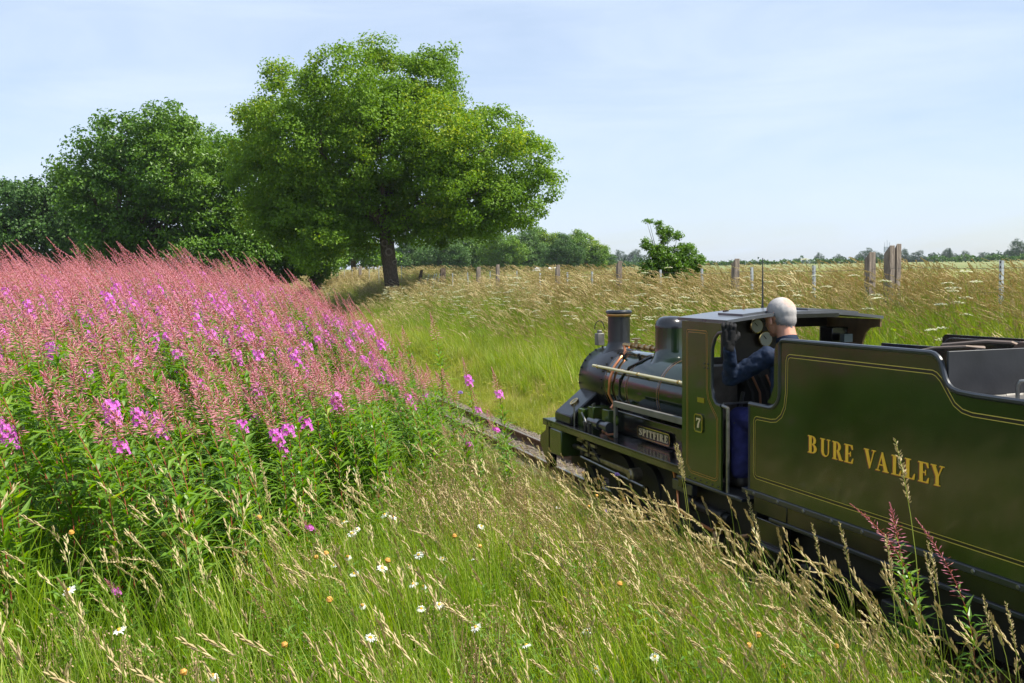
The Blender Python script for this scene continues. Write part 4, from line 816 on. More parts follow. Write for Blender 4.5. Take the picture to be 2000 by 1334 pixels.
conifer(1854, 482, 512, 320, 'pointed conifer right of the mast on the horizon'); conifer(1598, 492, 511, 340, 'small pointed conifer on the horizon left of the grey posts')
conifer(1652, 495, 511, 340, 'short pointed conifer just left of the weathered posts'); conifer(1222, 488, 512, 300, 'narrow conifer behind the sapling bush')
def hedge(px0, px1, top, dist, label, base=514):
    t = None; vs = []; fs = []; n0 = 0
    th0, th1 = [math.atan((p-1000)/1944)+PSI for p in (px0, px1)]; k = dist/1944
    A, B = np.array([dist*math.sin(th0), dist*math.cos(th0)]), np.array([dist*math.sin(th1), dist*math.cos(th1)])
    m = (A+B)/2; z0 = float(ground_z(*m)); L_ = np.linalg.norm(B-A); H = (base-top)*k; n = int(L_*45)
    s_ = rng.random(n); p = A+(B-A)*s_[:, None]; hz = rng.random(n)**.6*H*(.85+.2*np.sin(s_*23)+.1*np.sin(s_*61)); c = np.stack([p[:, 0]-m[0], p[:, 1]-m[1], hz], 1)+rng.normal(0, .45, (n, 3))*np.array([1, 1, .3])
    v, f = leaf_quads(c, .5, .36, rand_dirs(n)*.4, upb=.8); t = thing('hedge', label, 'hedge', (m[0], m[1], z0)); put('foliage', np_mesh('foliage', v, f, 3, G_oak3), t)
hedge(1590, 1725, 505, 205, 'low dark hedge along the far field edge left of the weathered posts')
hedge(1815, 2030, 504, 200, 'low clipped hedge along the far field edge right of the conifer')
hedge(1370, 1560, 506, 210, 'long low hedge on the far field edge behind the waving grass')
hedge(1190, 1300, 505, 190, 'low hedge on the far field edge behind the sapling bush')
# woodland belts on the horizon that read as one mass, and the summer haze
def belt(px0, px1, top, dist, label, seed=1):
    th0, th1 = [math.atan((p-1000)/1944)+PSI for p in (px0, px1)]; A, B = np.array([dist*math.sin(th0), dist*math.cos(th0)]), np.array([dist*math.sin(th1), dist*math.cos(th1)])
    m = (A+B)/2; z0 = float(ground_z(*m)); k = dist/1944; H = (514-top)*k; n = int(np.linalg.norm(B-A)*26); s_ = rng.random(n); p = A+(B-A)*s_[:, None]
    prof_ = .55+.25*np.sin(s_*17+seed)+.15*np.sin(s_*41+seed*2)+.10*np.sin(s_*97); hz = rng.random(n)**.7*H*np.clip(prof_, .15, 1.1)
    c = np.stack([p[:, 0]-m[0], p[:, 1]-m[1], hz], 1)+rng.normal(0, 1, (n, 3))*np.array([1.5, 1.5, .4]); v, f = leaf_quads(c, 1.3, .9, rand_dirs(n)*.5, upb=.8)
    o = put('distant_woodland', np_mesh('distant_woodland', v, f, 3, G_farl), None, kind='stuff', label=label, category='woodland'); o.location = (m[0], m[1], z0)
belt(1560, 1760, 495, 345, 'dark woodland belt on the horizon left of and behind the mast', 1); belt(1740, 2040, 493, 350, 'dark woodland belt on the horizon right of the mast', 2.3); belt(1380, 1570, 502, 350, 'low far woodland on the horizon right of the sapling', 4); belt(1180, 1300, 494, 300, 'woodland on the horizon behind the sapling', 5)
hz_ = put('haze', MB().box(-450, 560, -40, 520, -3, 24).mesh('haze', [], 0), None, kind='stuff')
hm_ = bpy.data.materials.new('haze air'); hm_.use_nodes = True; t_ = hm_.node_tree; t_.nodes.clear(); o_ = t_.nodes.new('ShaderNodeOutputMaterial'); pv = t_.nodes.new('ShaderNodeVolumePrincipled')
pv.inputs['Color'].default_value = (.80, .88, 1.0, 1); pv.inputs['Density'].default_value = .00022; pv.inputs['Anisotropy'].default_value = .2; t_.links.new(pv.outputs[0], o_.inputs['Volume']); hz_.data.materials.clear(); hz_.data.materials.append(hm_)
# far mast
def at_far(px, dist): 
    th = math.atan((px-1000)/1944)+PSI; return dist*math.sin(th), dist*math.cos(th)
mxp, myp = at_far(1732, 300); mz = float(ground_z(mxp, myp)); k = 300*math.cos(math.atan(732/1944))/1944
mast = thing('phone_mast', 'grey mobile phone mast with antennas above the far trees behind the fence post', 'mast', (mxp, myp, mz))
Hm = (512-480)*k
def loc(o): o.matrix_parent_inverse = Matrix.Identity(4); return o
for s_ in (-.5, .5): loc(MB().tube([(s_, 0, 0), (s_*.8, 0, Hm)], .14, 6).build('mast_leg', M_far, mast))
loc(MB().box(-1.1, 1.1, -.4, .4, Hm*.35, Hm*.42).build('platform', M_far, mast))
for s_ in (-.8, -.3, .4, .8): loc(MB().box(s_-.16, s_+.16, -.2, .2, Hm*.72, Hm*1.05).build('antenna_panel', M_far, mast))
for s_, a_, b_ in ((-.9, Hm*1.05, Hm*1.3), (0, Hm, Hm*1.45), (.8, Hm*1.05, Hm*1.32)): loc(MB().tube([(s_, 0, a_), (s_, 0, b_)], .06, 5).build('whip_antenna', M_far, mast))
# white tents by the tree line
for i, (px, py, lab) in enumerate(((1052, 519, 'small white tent at the foot of the far tree line, left of its pair'), (1080, 519, 'small white tent at the foot of the far tree line, right of its pair'))):
    x, y = at_far(px, 104); z = float(ground_z(x, y)); 
    o = MB().prism([(-.6, 0), (.6, 0), (.5, .35), (0, .62), (-.5, .35)], 'Y', -.5, .5).build('white_tent', M_white, None, smooth=0, label=lab, category='tent'); o.scale = (.8, .8, .6); o.location = (x, y, z+.25); o.rotation_euler = (0, 0, R(30*i))
# sapling bush by the fence
bt = (8.9, 16.6)
SD = 8.9*math.sin(PSI)+16.6*math.cos(PSI)
BUSH = [(1295, 590, 42), (1270, 600, 30), (1330, 580, 30), (1300, 548, 38), (1275, 560, 26), (1325, 545, 28), (1268, 520, 22), (1305, 512, 28), (1340, 500, 24), (1260, 478, 11), (1275, 492, 13), (1300, 470, 10), (1310, 455, 10), (1290, 452, 9), (1285, 440, 7), (1320, 462, 9), (1270, 434, 4), (1350, 520, 18), (1362, 508, 9), (1262, 432, 3), (1290, 500, 20), (1352, 484, 8)]
kb_ = SD/1944
bbp = photo_px(bt[0], bt[1], float(ground_z(*bt)))
bush = thing('hawthorn_sapling', 'bushy green sapling growing through the wire fence behind the steam dome', 'bush', (bt[0], bt[1], float(ground_z(*bt))))
lb = [((px-bbp[0])*kb_*math.cos(PSI), -(px-bbp[0])*kb_*math.sin(PSI)+rng.uniform(-.15, .15), (bbp[1]-py)*kb_, r*kb_, r*kb_, r*kb_) for px, py, r in BUSH]
v, f = lobes_to_leaves(lb, 190, 15, .065, .043, .027, fill=.6); put('foliage', np_mesh('foliage', v, f, 3, G_bush), bush)
b = MB()
for l in lb:
    e = Vector(l[:3]); b.tube([(0, 0, -.1), Vector((e.x*.25, e.y*.25, e.z*.45)), Vector((e.x*.7, e.y*.7, e.z*.8)), e], [.018, .011, .006, .002], 5)
loc(b.build('branches', M_bark, bush))

# ------------------------------------------------------------------ wire fence on the bank
fence = thing('wire_fence', 'wire fence of weathered wood posts and steel rods along the bank top', 'fence', (8.4, 14, .8))
FX = 8.4
def fz(y, x=FX): return float(ground_z(x, y))
def wood(x, y, ztop, w_=.09, d_=.09, lean=(0, 0), cut_=.05, lab=None, mm=M_post):
    z0 = fz(y, x)-.2; b = MB(); n = 6; vs = []
    for i in range(n+1):
        t = i/n; zz = z0+(ztop-z0)*t; jit = rng.normal(0, .003, 8)
        for j, (sx, sy) in enumerate(((-1, -1), (1, -1), (1, 1), (-1, 1))):
            vs.append((x+sx*w_/2+lean[0]*t+jit[j], y+sy*d_/2+lean[1]*t+jit[j+4], zz+(cut_*(-sy) if i == n else 0)))
    b.add(vs, [(i*4+j, i*4+(j+1) % 4, (i+1)*4+(j+1) % 4, (i+1)*4+j) for i in range(n) for j in range(4)]+[(0, 3, 2, 1), (n*4, n*4+1, n*4+2, n*4+3)])
    o = b.build('wooden_post', mm, fence, bevel=.004)
    if lab: o['label'] = lab
    return o
wood(FX, 9.95, 2.0, .075, .11, lab='tallest grey post, split down the middle'); wood(FX+.10, 9.93, 2.02, .07, .07)
wood(FX, 10.3, 1.93, .10, .09, lab='round topped lichen covered post')
wood(FX, 13.4, 1.92, .09, .09); wood(FX-.02, 17.5, 1.97, .085, .10, lab='slant cut grey post behind the chimney'); wood(FX, 20.7, 1.95, .09, .09)
wood(FX, 24.9, 2.03, .085, .10); wood(FX+.1, 26.9, 2.0, .11, .1); wood(FX+.2, 31.0, 2.02, .16, .12, mm=M_bark, lab='thick dark post with a cap'); wood(FX-.1, 33.6, 2.0, .10, .10, lean=(.28, .1), mm=M_bark, lab='dark leaning post by the oak trunk')
wood(FX, 44, 2.3, .12, .12); wood(FX, 50, 2.4, .12, .12); wood(FX, 57, 2.5, .12, .12)
yy = [8.25, 11.41, 12.86, 14.34, 15.85, 18.9, 20.2, 21.9, 23.4, 25.6, 27.6, 29.2] + [31.6, 32.0, 32.5, 33.0] + [36, 38, 40, 42, 46, 48]
for i, y in enumerate(yy):
    lean = .28 if 31.3 < y < 33.5 else rng.normal(0, .02); zt = 1.83 if y < 22 else 1.9; x = FX+rng.normal(0, .02)
    if y > 35: zt = 2.25
    b = MB()
    if y < 22:
        pr = [(-.012, -.012), (.016, -.012), (.016, -.008), (-.008, -.008), (-.008, .016), (-.012, .016)]
        z0 = fz(y)-.1; nz_ = 2
        vs = [(x+p[0]*1.2+lean*t, y+p[1]*1.2, z0+(zt-z0)*t) for t in (0, 1) for p in pr]
        b.add(vs, [tuple(range(6))[::-1], tuple(range(6, 12))]+[(j, (j+1) % 6, 6+(j+1) % 6, 6+j) for j in range(6)])
        for q in np.arange(z0+.1, zt, .05): b.box(x-.018+lean*(q-z0)/(zt-z0), x-.0145+lean*(q-z0)/(zt-z0), y-.006, y+.006, q, q+.02, 1)
    else: b.tube([(x, y, fz(y)-.1), (x+lean, y, zt)], .013, 5)
    b.build('steel_post', [M_galv, M_sat], fence, smooth=0)
for z_, rr in ((1.76, .0022), (1.50, .0018), (1.25, .0018), (1.02, .0018)):
    pts = []
    for y in np.arange(3, 58, .5): pts.append((FX-.014, y, z_+max(0, y-22)*.008+.012*math.sin(y*2.1)))
    MB().tube(pts, rr*1.3, 4).build('wire', M_wire, fence)

# ------------------------------------------------------------------ plants: meshes
WIND = np.array([-.94, .25, 0])
class PB:
    """numpy-free little builder for plant meshes: strips, tubes, spindles"""
    def __init__(s): s.v = []; s.f = []; s.m = []
    def strip(s, pts, ws, side, m=0):
        b = len(s.v)
        for p, w_ in zip(pts, ws):
            s.v.append(tuple(p-side*w_/2)); s.v.append(tuple(p+side*w_/2))
        for i in range(len(pts)-1):
            if ws[i+1] < 1e-4: s.f.append((b+2*i, b+2*i+1, b+2*i+2))
            else: s.f.append((b+2*i, b+2*i+1, b+2*i+3, b+2*i+2))
            s.m.append(m)
    def tube(s, pts, rs, n=3, m=0):
        b = len(s.v)
        for i, (p, r) in enumerate(zip(pts, rs)):
            d = pts[min(i+1, len(pts)-1)]-pts[max(i-1, 0)]; d = d/(np.linalg.norm(d)+1e-9); a = np.cross(d, [0.3, 1, 0.1]); a /= np.linalg.norm(a)+1e-9; c = np.cross(d, a)
            for j in range(n): t = 6.2832*j/n; s.v.append(tuple(p+(a*math.cos(t)+c*math.sin(t))*r))
        for i in range(len(pts)-1):
            for j in range(n): s.f.append((b+i*n+j, b+i*n+(j+1) % n, b+(i+1)*n+(j+1) % n, b+(i+1)*n+j)); s.m.append(m)
    def spindle(s, p, d, L_, w_, m=0, n=3):
        b = len(s.v); d = d/(np.linalg.norm(d)+1e-9); a = np.cross(d, [0.3, .9, 0.21]); a /= np.linalg.norm(a)+1e-9; c = np.cross(d, a)
        s.v.append(tuple(p)); s.v.append(tuple(p+d*L_))
        for j in range(n): t = 6.2832*j/n; s.v.append(tuple(p+d*L_*.45+(a*math.cos(t)+c*math.sin(t))*w_))
        for j in range(n): s.f.append((b, b+2+j, b+2+(j+1) % n)); s.f.append((b+1, b+2+(j+1) % n, b+2+j)); s.m += [m, m]
    def leaf(s, p, d, up, L_, w_, m=0, droop=.25):
        d = d/np.linalg.norm(d); sd = np.cross(d, up); sd = sd/(np.linalg.norm(sd)+1e-9); nn = np.cross(sd, d); b = len(s.v)
        p1 = p+d*L_*.38+nn*L_*.03; p2 = p+d*L_*.95-nn*L_*droop
        s.v += [tuple(p), tuple(p1+sd*w_/2+nn*w_*.2), tuple(p1), tuple(p1-sd*w_/2+nn*w_*.2), tuple(p2)]
        s.f += [(b, b+1, b+2), (b, b+2, b+3), (b+1, b+4, b+2), (b+2, b+4, b+3)]; s.m += [m]*4
    def mesh(s, name, mats, smooth=False):
        me = bpy.data.meshes.new(name); me.from_pydata(s.v, [], s.f)
        for m in (mats if isinstance(mats, (list, tuple)) else [mats]): me.materials.append(m)
        me.polygons.foreach_set('material_index', s.m); me.polygons.foreach_set('use_smooth', [smooth]*len(s.f)); me.update(); return me
RD = random.Random(11)
def U(a, b): return RD.uniform(a, b)
def rdir2():
    a = U(0, 6.283); return np.array([math.cos(a), math.sin(a), 0])
def blade(pb, base, H, w_, lean, m=0, seg=3):
    sd = rdir2(); pts = [base + np.array([0, 0, H*t])*(1-.25*t*np.linalg.norm(lean)) + lean*H*t**2.0 for t in np.linspace(0, 1, seg+1)]
    ws = [w_*(1-.55*t) for t in np.linspace(0, 1, seg+1)]; ws[-1] = 0; pb.strip(pts, ws, sd, m)
def seedstem(pb, base, H, lean, ms, mh, head=.2, n=16, w_=.0012, plump=.0035, nod=.5, closed=True, big=1.0, nt_=3):
    T = np.linspace(0, 1, 9); pts = []
    for t in T:
        p = base+np.array([0, 0, H*t]) + lean*H*t**2.2; p = p - np.array([0, 0, H*nod*.35*t**5]) + WIND*H*nod*.28*max(0, t-.6)**1.5*2; pts.append(p)
    pb.tube(pts, [w_*(1.3-.8*t) for t in T], nt_, ms)
    def at(t):
        x = t*8; i = min(7, int(x)); return pts[i]*(1-(x-i))+pts[i+1]*(x-i), pts[min(8, i+1)]-pts[i]
    hf = head/H
    for k in range(n):
        t = 1-hf*(1-k/n)**1.0; p, d = at(t); d = d/(np.linalg.norm(d)+1e-9); o_ = rdir2(); o_[2] = U(-.4, .6); e = math.sin(math.pi*min(1, .15+.85*(k/n)))
        dd = d*(1.0 if closed else .8)+o_*(.32 if closed else .8)
        pb.spindle(p+o_*plump*.4, dd, (.022 if closed else .016)*big*(.6+.6*e), plump*big*(.6+.5*e), mh)
def tuft(kind, seed):
    RD.seed(seed); pb = PB()
    if kind == 'mid':
        for k in range(34):
            a = rdir2()*U(0, .11); blade(pb, a, U(.22, .52), U(.003, .006), rdir2()*U(.05, .4)+WIND*U(0, .25), 0 if k % 4 else 1, 3)
        for k in range(2):
            a = rdir2()*U(0, .1); blade(pb, a, U(.25, .4), U(.008, .012), rdir2()*U(.2, .6), 0, 3)
        for k in range(1+(seed*7) % 4): seedstem(pb, rdir2()*U(0, .1), U(.38, .74), WIND*U(.0, .3)+rdir2()*.18, 1, 2, head=U(.06, .12), n=8, nod=.25, plump=.0028)
        mats = [G_mid, G_stalk, G_tan]
    elif kind == 'lush':
        for k in range(44):
            a = rdir2()*U(0, .12); blade(pb, a, U(.25, .48), U(.004, .007), rdir2()*U(.1, .5)+WIND*U(0, .15), 0, 3)
        mats = [G_mid]
    elif kind == 'short':
        for k in range(40):
            a = rdir2()*U(0, .16); blade(pb, a, U(.05, .17), U(.003, .006), rdir2()*U(.1, .7), 0, 2)
        for k in range(6):
            p = rdir2()*U(0, .14); pb.leaf(p+[0, 0, U(.02, .06)], rdir2()+[0, 0, .3], np.array([0, 0, 1.]), U(.03, .05), U(.015, .025), 0)
        mats = [G_short]
    elif kind == 'tall':
        for k in range(30):
            a = rdir2()*U(0, .14); blade(pb, a, U(.4, .85), U(.004, .007), rdir2()*U(.05, .3)+WIND*U(.05, .4), 0, 3)
        for k in range(6): seedstem(pb, rdir2()*U(0, .14), U(.70, 1.08), WIND*U(.05, .32)+rdir2()*.15, 1, 2, head=U(.12, .20), n=8, nod=.45, plump=.0042, big=1.3, w_=.0014)
        mats = [G_bank, G_stalk, G_tan]
    elif kind == 'tanbank':
        for k in range(16):
            a = rdir2()*U(0, .14); blade(pb, a, U(.35, .75), U(.004, .007), rdir2()*U(.05, .3)+WIND*U(.05, .4), 0, 3)
        for k in range(15): seedstem(pb, rdir2()*U(0, .15), U(.65, 1.05), WIND*U(.08, .38)+rdir2()*.16, 1, 2, head=U(.12, .22), n=8, nod=.5, plump=.0042, big=1.4, w_=.0014)
        mats = [G_bank, G_stalk, G_tan]
    elif kind == 'dry':
        for k in range(26):
            a = rdir2()*U(0, .10); blade(pb, a, U(.1, .34), U(.0015, .0035), rdir2()*U(.2, .9), 0, 3)
        for k in range(16):
            a = rdir2()*U(0, .1); p = a+np.array([0, 0, U(.12, .34)]); pb.tube([a, (a+p)/2+rdir2()*.02, p], [.0012, .001, .0008], 3, 0)
            for q in range(6): pb.spindle(p+rdir2()*U(0, .025)-[0, 0, U(0, .06)], rdir2()+[0, 0, 1], .009, .0028, 0)
        mats = [G_dry]
    elif kind == 'weed':
        for k in range(5):
            a = rdir2()*U(0, .1); H = U(.18, .45); top_ = a+WIND*.1*H+np.array([0, 0, H]); pb.tube([a, (a+top_)/2, top_], [.002, .0017, .001], 3, 0)
            for q in range(16):
                t = U(.15, 1); pb.leaf(a+(top_-a)*t, rdir2()+[0, 0, .5], np.array([0, 0, 1.]), U(.03, .07), U(.010, .018), 0)
        mats = [G_fw]
    elif kind == 'field':
        for k in range(30):
            a = rdir2()*U(0, .35); blade(pb, a, U(.2, .45), U(.006, .012), rdir2()*U(.1, .4)+WIND*U(0, .4), k % 2, 2)
        mats = [G_bank, G_tan]
    return pb.mesh('grass_'+kind, mats)

def fireweed(seed, H, flowers, bend=.35, cut_=.62, side=True, lush=1.0):
    """returns stem, foliage, spike meshes with a common foot"""
    RD.seed(seed); st, lf, sp = PB(), PB(), PB()
    wd_ = WIND+rdir2()*.25; T = np.linspace(0, 1, 13); P = []
    sway = rdir2()*U(0, .05)
    for t in T: P.append(np.array([0, 0, H*(t-.10*bend*max(0, t-.5)**2*4)]) + wd_*H*bend*(.18*t*t+.9*max(0, t-.55)**1.7) + sway*H*math.sin(t*3))
    st.tube(P, [.0042*(1.05-.75*t) for t in T], 5, 0)
    def at(t):
        x = t*12; i = min(11, int(x)); return P[i]*(1-(x-i))+P[i+1]*(x-i), (P[min(12, i+1)]-P[i])/np.linalg.norm(P[min(12, i+1)]-P[i])
    a = U(0, 6.28); n = int(74*lush)
    for k in range(n):
        t = .06+(cut_-.02)*k/n; p, d = at(t); a += 2.4; o_ = np.array([math.cos(a), math.sin(a), 0]); L_ = (.085+.05*math.sin(math.pi*min(1, k/n*1.1)))*U(.75, 1.2)*(.62 if k > n*.88 else 1)
        lf.leaf(p, o_*(1.0)+np.array([0, 0, U(.2, 1.35)])+WIND*.25, np.array([0, 0, 1.]), L_*1.08, L_*.215, 0, droop=U(.05, .45))
    if side:
        for q in range(3):
            t0_ = U(.35, .58); p, d = at(t0_); o_ = rdir2(); e = p+o_*.06+np.array([0, 0, .13]); st.tube([p, (p+e)/2+o_*.01, e], [.0018, .0015, .001], 3, 0)
            for k in range(9): tt = k/9; lf.leaf(p+(e-p)*tt, rdir2()+[0, 0, .8], np.array([0, 0, 1.]), U(.03, .055), .009, 0)
    nb = 64; a = 0; fmax = U(.18, .36)
    for k in range(nb):
        t = cut_+(1-cut_)*(k/nb)**.85; p, d = at(min(.999, t)); a += 2.4; o_ = np.array([math.cos(a), math.sin(a), 0]); u_ = k/nb
        if flowers and .06 < u_ < fmax:
            # open flowers: four magenta petals on a reddish pod
            q = p+o_*.028+np.array([0, 0, .006]); sp.spindle(p, q-p, .034, .0016, 1)
            nrm = o_*.8+np.array([0, 0, .45]); nrm /= np.linalg.norm(nrm); s1 = np.cross(nrm, [0, 0, 1.]); s1 /= np.linalg.norm(s1); s2 = np.cross(nrm, s1)
            for j in range(4):
                an = j*1.571+.78; e = s1*math.cos(an)+s2*math.sin(an); c_ = -s1*math.sin(an)+s2*math.cos(an); r_ = U(.012, .017); b0 = len(sp.v)
                sp.v += [tuple(q), tuple(q+e*r_*.7+c_*r_*.55+nrm*.004), tuple(q+e*r_*1.25+nrm*.002), tuple(q+e*r_*.7-c_*r_*.55+nrm*.004)]; sp.f += [(b0, b0+1, b0+2, b0+3)]; sp.m += [2]
        else:
            L_ = (.030*(1-u_)+.010)*U(.8, 1.2); out_ = o_*(1.1*(1-u_)+.25)+d*(.25+1.1*u_)+np.array([0, 0, -.35*(1-u_)])
            if u_ < .75: sp.spindle(p, out_, L_*.6, .0009, 1)
            sp.spindle(p+out_/np.linalg.norm(out_)*(L_*.45 if u_ < .75 else 0), out_, L_, .0026*(1.15-.4*u_), 1 if k % 5 else 0, n=4)
    return st.mesh('stem', [G_fwstem]), lf.mesh('foliage', [G_fw]), sp.mesh('flower_spike', [G_fwstem, G_bud, G_petal])
def merge(meshes, name):
    b = PB(); mats = []
    for me in meshes:
        off_ = len(b.v); mo = len(mats); mats += list(me.materials); b.v += [tuple(v.co) for v in me.vertices]; b.f += [tuple(i+off_ for i in p.vertices) for p in me.polygons]; b.m += [p.material_index+mo for p in me.polygons]
    return b.mesh(name, mats)

# instancing of uncountable ground cover
def scatter(name, protos, xyz, idx, rot, scl, label=None, cat=None):
    coll = bpy.data.collections.new(name+'_kinds')
    for i, me in enumerate(protos):
        o = bpy.data.objects.new(f'{name}_{chr(97+i)}', me); coll.objects.link(o)
    n = len(xyz); me = bpy.data.meshes.new(name); me.vertices.add(n); me.vertices.foreach_set('co', np.asarray(xyz, np.float32).ravel())
    for nm, ty, d in (('kind_index', 'INT', idx), ('turn', 'FLOAT', rot), ('grow', 'FLOAT', scl)):
        at = me.attributes.new(nm, ty, 'POINT'); at.data.foreach_set('value', np.asarray(d, np.int32 if ty == 'INT' else np.float32))
    me.update(); o = put(name, me, kind='stuff')
    if label: o['label'] = label; o['category'] = cat
    g = bpy.data.node_groups.new(name, 'GeometryNodeTree'); g.interface.new_socket('Geometry', in_out='INPUT', socket_type='NodeSocketGeometry'); g.interface.new_socket('Geometry', in_out='OUTPUT', socket_type='NodeSocketGeometry')
    a = g.nodes.new; gi, go = a('NodeGroupInput'), a('NodeGroupOutput'); ci = a('GeometryNodeCollectionInfo'); ci.inputs['Collection'].default_value = coll; ci.inputs['Separate Children'].default_value = True; ci.inputs['Reset Children'].default_value = True
    ip = a('GeometryNodeInstanceOnPoints'); ip.inputs['Pick Instance'].default_value = True
    def attr(nm, ty): x = a('GeometryNodeInputNamedAttribute'); x.data_type = ty; x.inputs['Name'].default_value = nm; return x.outputs['Attribute']
    cx = a('ShaderNodeCombineXYZ'); er = a('FunctionNodeEulerToRotation'); lk = g.links.new
    mv = a('GeometryNodeMeshToPoints')
    lk(attr('turn', 'FLOAT'), cx.inputs['Z']); lk(cx.outputs[0], er.inputs[0]); lk(er.outputs[0], ip.inputs['Rotation']); lk(attr('grow', 'FLOAT'), ip.inputs['Scale']); lk(attr('kind_index', 'INT'), ip.inputs['Instance Index'])
    lk(gi.outputs[0], ip.inputs['Points']); lk(ci.outputs[0], ip.inputs['Instance']); lk(ip.outputs[0], go.inputs[0])
    md = o.modifiers.new('cover', 'NODES'); md.node_group = g; return o
def sample(n, x0, x1, y0, y1, f=None):
    x = rng.uniform(x0, x1, n); y = rng.uniform(y0, y1, n)
    if f is not None: k = f(x, y); x, y = x[k], y[k]
    th = np.degrees(np.arctan2(x, y))-math.degrees(PSI); k = (abs(th) < 33) | (np.hypot(x, y) < 2.5); x, y = x[k], y[k]
    return np.stack([x, y, ground_z(x, y)], 1)
def fw_edge(y): return np.interp(y, [3.0, 3.4, 3.8, 4.3, 4.9, 5.6, 6.5, 8, 10, 12, 16, 30], [-.60, -.12, .30, .70, 1.15, 1.52, 1.85, 2.2, 2.44, 2.55, 2.65, 2.7])
def fnoise(x, y, s): return np.sin(x*s+1.7*np.sin(y*s*.7))*np.cos(y*s*1.1+1.3*np.sin(x*s*.6))
mids = [tuft('mid', s) for s in range(5)]; lush = [tuft('lush', 20+s) for s in range(3)]; shorts = [tuft('short', 40+s) for s in range(4)]
talls = [tuft('tall', 60+s) for s in range(5)]; tans = [tuft('tanbank', 80+s) for s in range(4)]; drys = [tuft('dry', 100+s) for s in range(4)]; weeds = [tuft('weed', 120+s) for s in range(3)]; fields = [tuft('field', 140+s) for s in range(3)]
PR = mids+lush+shorts+drys+weeds; iM, iL, iS, iD, iW = 0, 5, 8, 12, 16
def pick(n, a, b): return rng.integers(a, b, n)
def scat(parts):
    X_ = np.concatenate([p[0] for p in parts]); I = np.concatenate([p[1] for p in parts]); Sc = np.concatenate([p[2] for p in parts]); return X_, I, Sc
# near verge
P = []
a = sample(5200, -2.6, 2.72, 1.6, 13, lambda x, y: (x > fw_edge(y)-.15))
tone = fnoise(a[:, 0], a[:, 1], 1.6)+rng.normal(0, .5, len(a)); edge = np.clip((2.75-a[:, 0])/1.0, .3, 1)
k = np.where(tone > .75, pick(len(a), iL, iS), pick(len(a), iM, iL)); k = np.where(rng.random(len(a)) < .20, pick(len(a), iD, iW), k); near_track = (a[:, 0] > 1.35+.3*np.sin(a[:, 1]*2)) & (rng.random(len(a)) < .62) & (a[:, 1] > 3.2)
k = np.where(near_track, np.where(rng.random(len(a)) < .74, pick(len(a), iD, iW), pick(len(a), iM, iL)), k); P.append((a, k, rng.uniform(.75, 1.15, len(a))*np.where(near_track & (k >= iD) & (k < iW), 1.35, 1)*(.6+.4*edge)))
a = sample(420, 1.5, 2.40, 1.9, 4.2); P.append((a, np.where(rng.random(len(a)) < .3, pick(len(a), iW, iW+3), pick(len(a), iM, iL)), rng.uniform(.85, 1.2, len(a))))
a = sample(2200, -2.6, 2.75, 1.6, 13, lambda x, y: x > fw_edge(y)-.4); P.append((a, pick(len(a), iW, iW+3), rng.uniform(.4, .9, len(a))))
a = sample(2400, -2.6, 2.8, 1.6, 14, lambda x, y: x > fw_edge(y)-.2); P.append((a, pick(len(a), iS, iD), rng.uniform(.8, 1.6, len(a))))
a = sample(1600, 1.4, 2.75, 12, 40); P.append((a, pick(len(a), iM, iL), rng.uniform(.7, 1.1, len(a))))
a = sample(900, 2.45, 3.05, 7.6, 30); P.append((a, np.where(rng.random(len(a)) < .45, pick(len(a), iD, iW), pick(len(a), iM, iL)), rng.uniform(.45, .85, len(a))*np.clip((a[:, 1]-5)/7, .5, 1)))
a = sample(1100, 2.3, 2.85, 4.5, 9); P.append((a, np.where(rng.random(len(a)) < .7, pick(len(a), iD, iW), pick(len(a), iM, iL)), rng.uniform(.5, .9, len(a))))
a = sample(1400, 2.75, 3.75, 10.5, 40); P.append((a, np.where(rng.random(len(a)) < .5, pick(len(a), iD, iW), pick(len(a), iM, iL)), rng.uniform(.35, .75, len(a))*np.clip((a[:, 1]-8)/6, .4, 1)))
a = sample(420, 2.72, 4.2, 10, 45); P.append((a, pick(len(a), iS, iW), rng.uniform(.3, .6, len(a))))
# mown strip beyond the rails
a = sample(8200, 4.15, 5.9, 2.5, 42, lambda x, y: rng.random(len(x)) < np.clip(12/y, .3, 1)); P.append((a, pick(len(a), iS, iD), rng.uniform(.8, 1.5, len(a))*np.where(a[:, 0] > 5.0, 1.7, 1)*np.clip(a[:, 1]/14, 1, 1.8)))
a = sample(500, 4.2, 6.2, 5, 30); P.append((a, pick(len(a), iD, iW), rng.uniform(.3, .5, len(a))))
a = sample(900, 4.9, 5.8, 3, 40); P.append((a, pick(len(a), iL, iS), rng.uniform(.6, 1.0, len(a))))
X_, I, Sc = scat(P); scatter('verge_grass', PR, X_, I, rng.normal(0, .45, len(I)), Sc)
# bank: lush green foot, tan top
P = []
a = sample(8200, 5.15, 9.6, 2.5, 52, lambda x, y: rng.random(len(x)) < np.clip(14/y, .35, 1))
u_ = np.clip((a[:, 0]-5.4)/3.0, 0, 1)+fnoise(a[:, 0], a[:, 1], .8)*.22+rng.normal(0, .12, len(a)); u_ = u_+np.where(a[:, 1] > 24, .1, 0)-np.where(a[:, 1] < 12, .12, 0); k = np.where(u_ > .64, pick(len(a), 5, 9), pick(len(a), 0, 5)); k = np.where((u_ < .22) | (rng.random(len(a)) < .20), pick(len(a), 9, 12), k)
P.append((a, k, rng.uniform(.7, 1.0, len(a))*np.where(k < 9, 1, 1.5)*np.where((a[:, 0] > 6.9) & (a[:, 1] < 24), 1.0+.28*rng.random(len(a))**2, 1)))
a = sample(2600, 9.4, 15, 4, 60, lambda x, y: rng.random(len(x)) < np.clip(16/np.hypot(x, y), .3, 1)); P.append((a, np.where(rng.random(len(a)) < .4, pick(len(a), 0, 5), pick(len(a), 5, 9)), rng.uniform(.75, 1.2, len(a))))
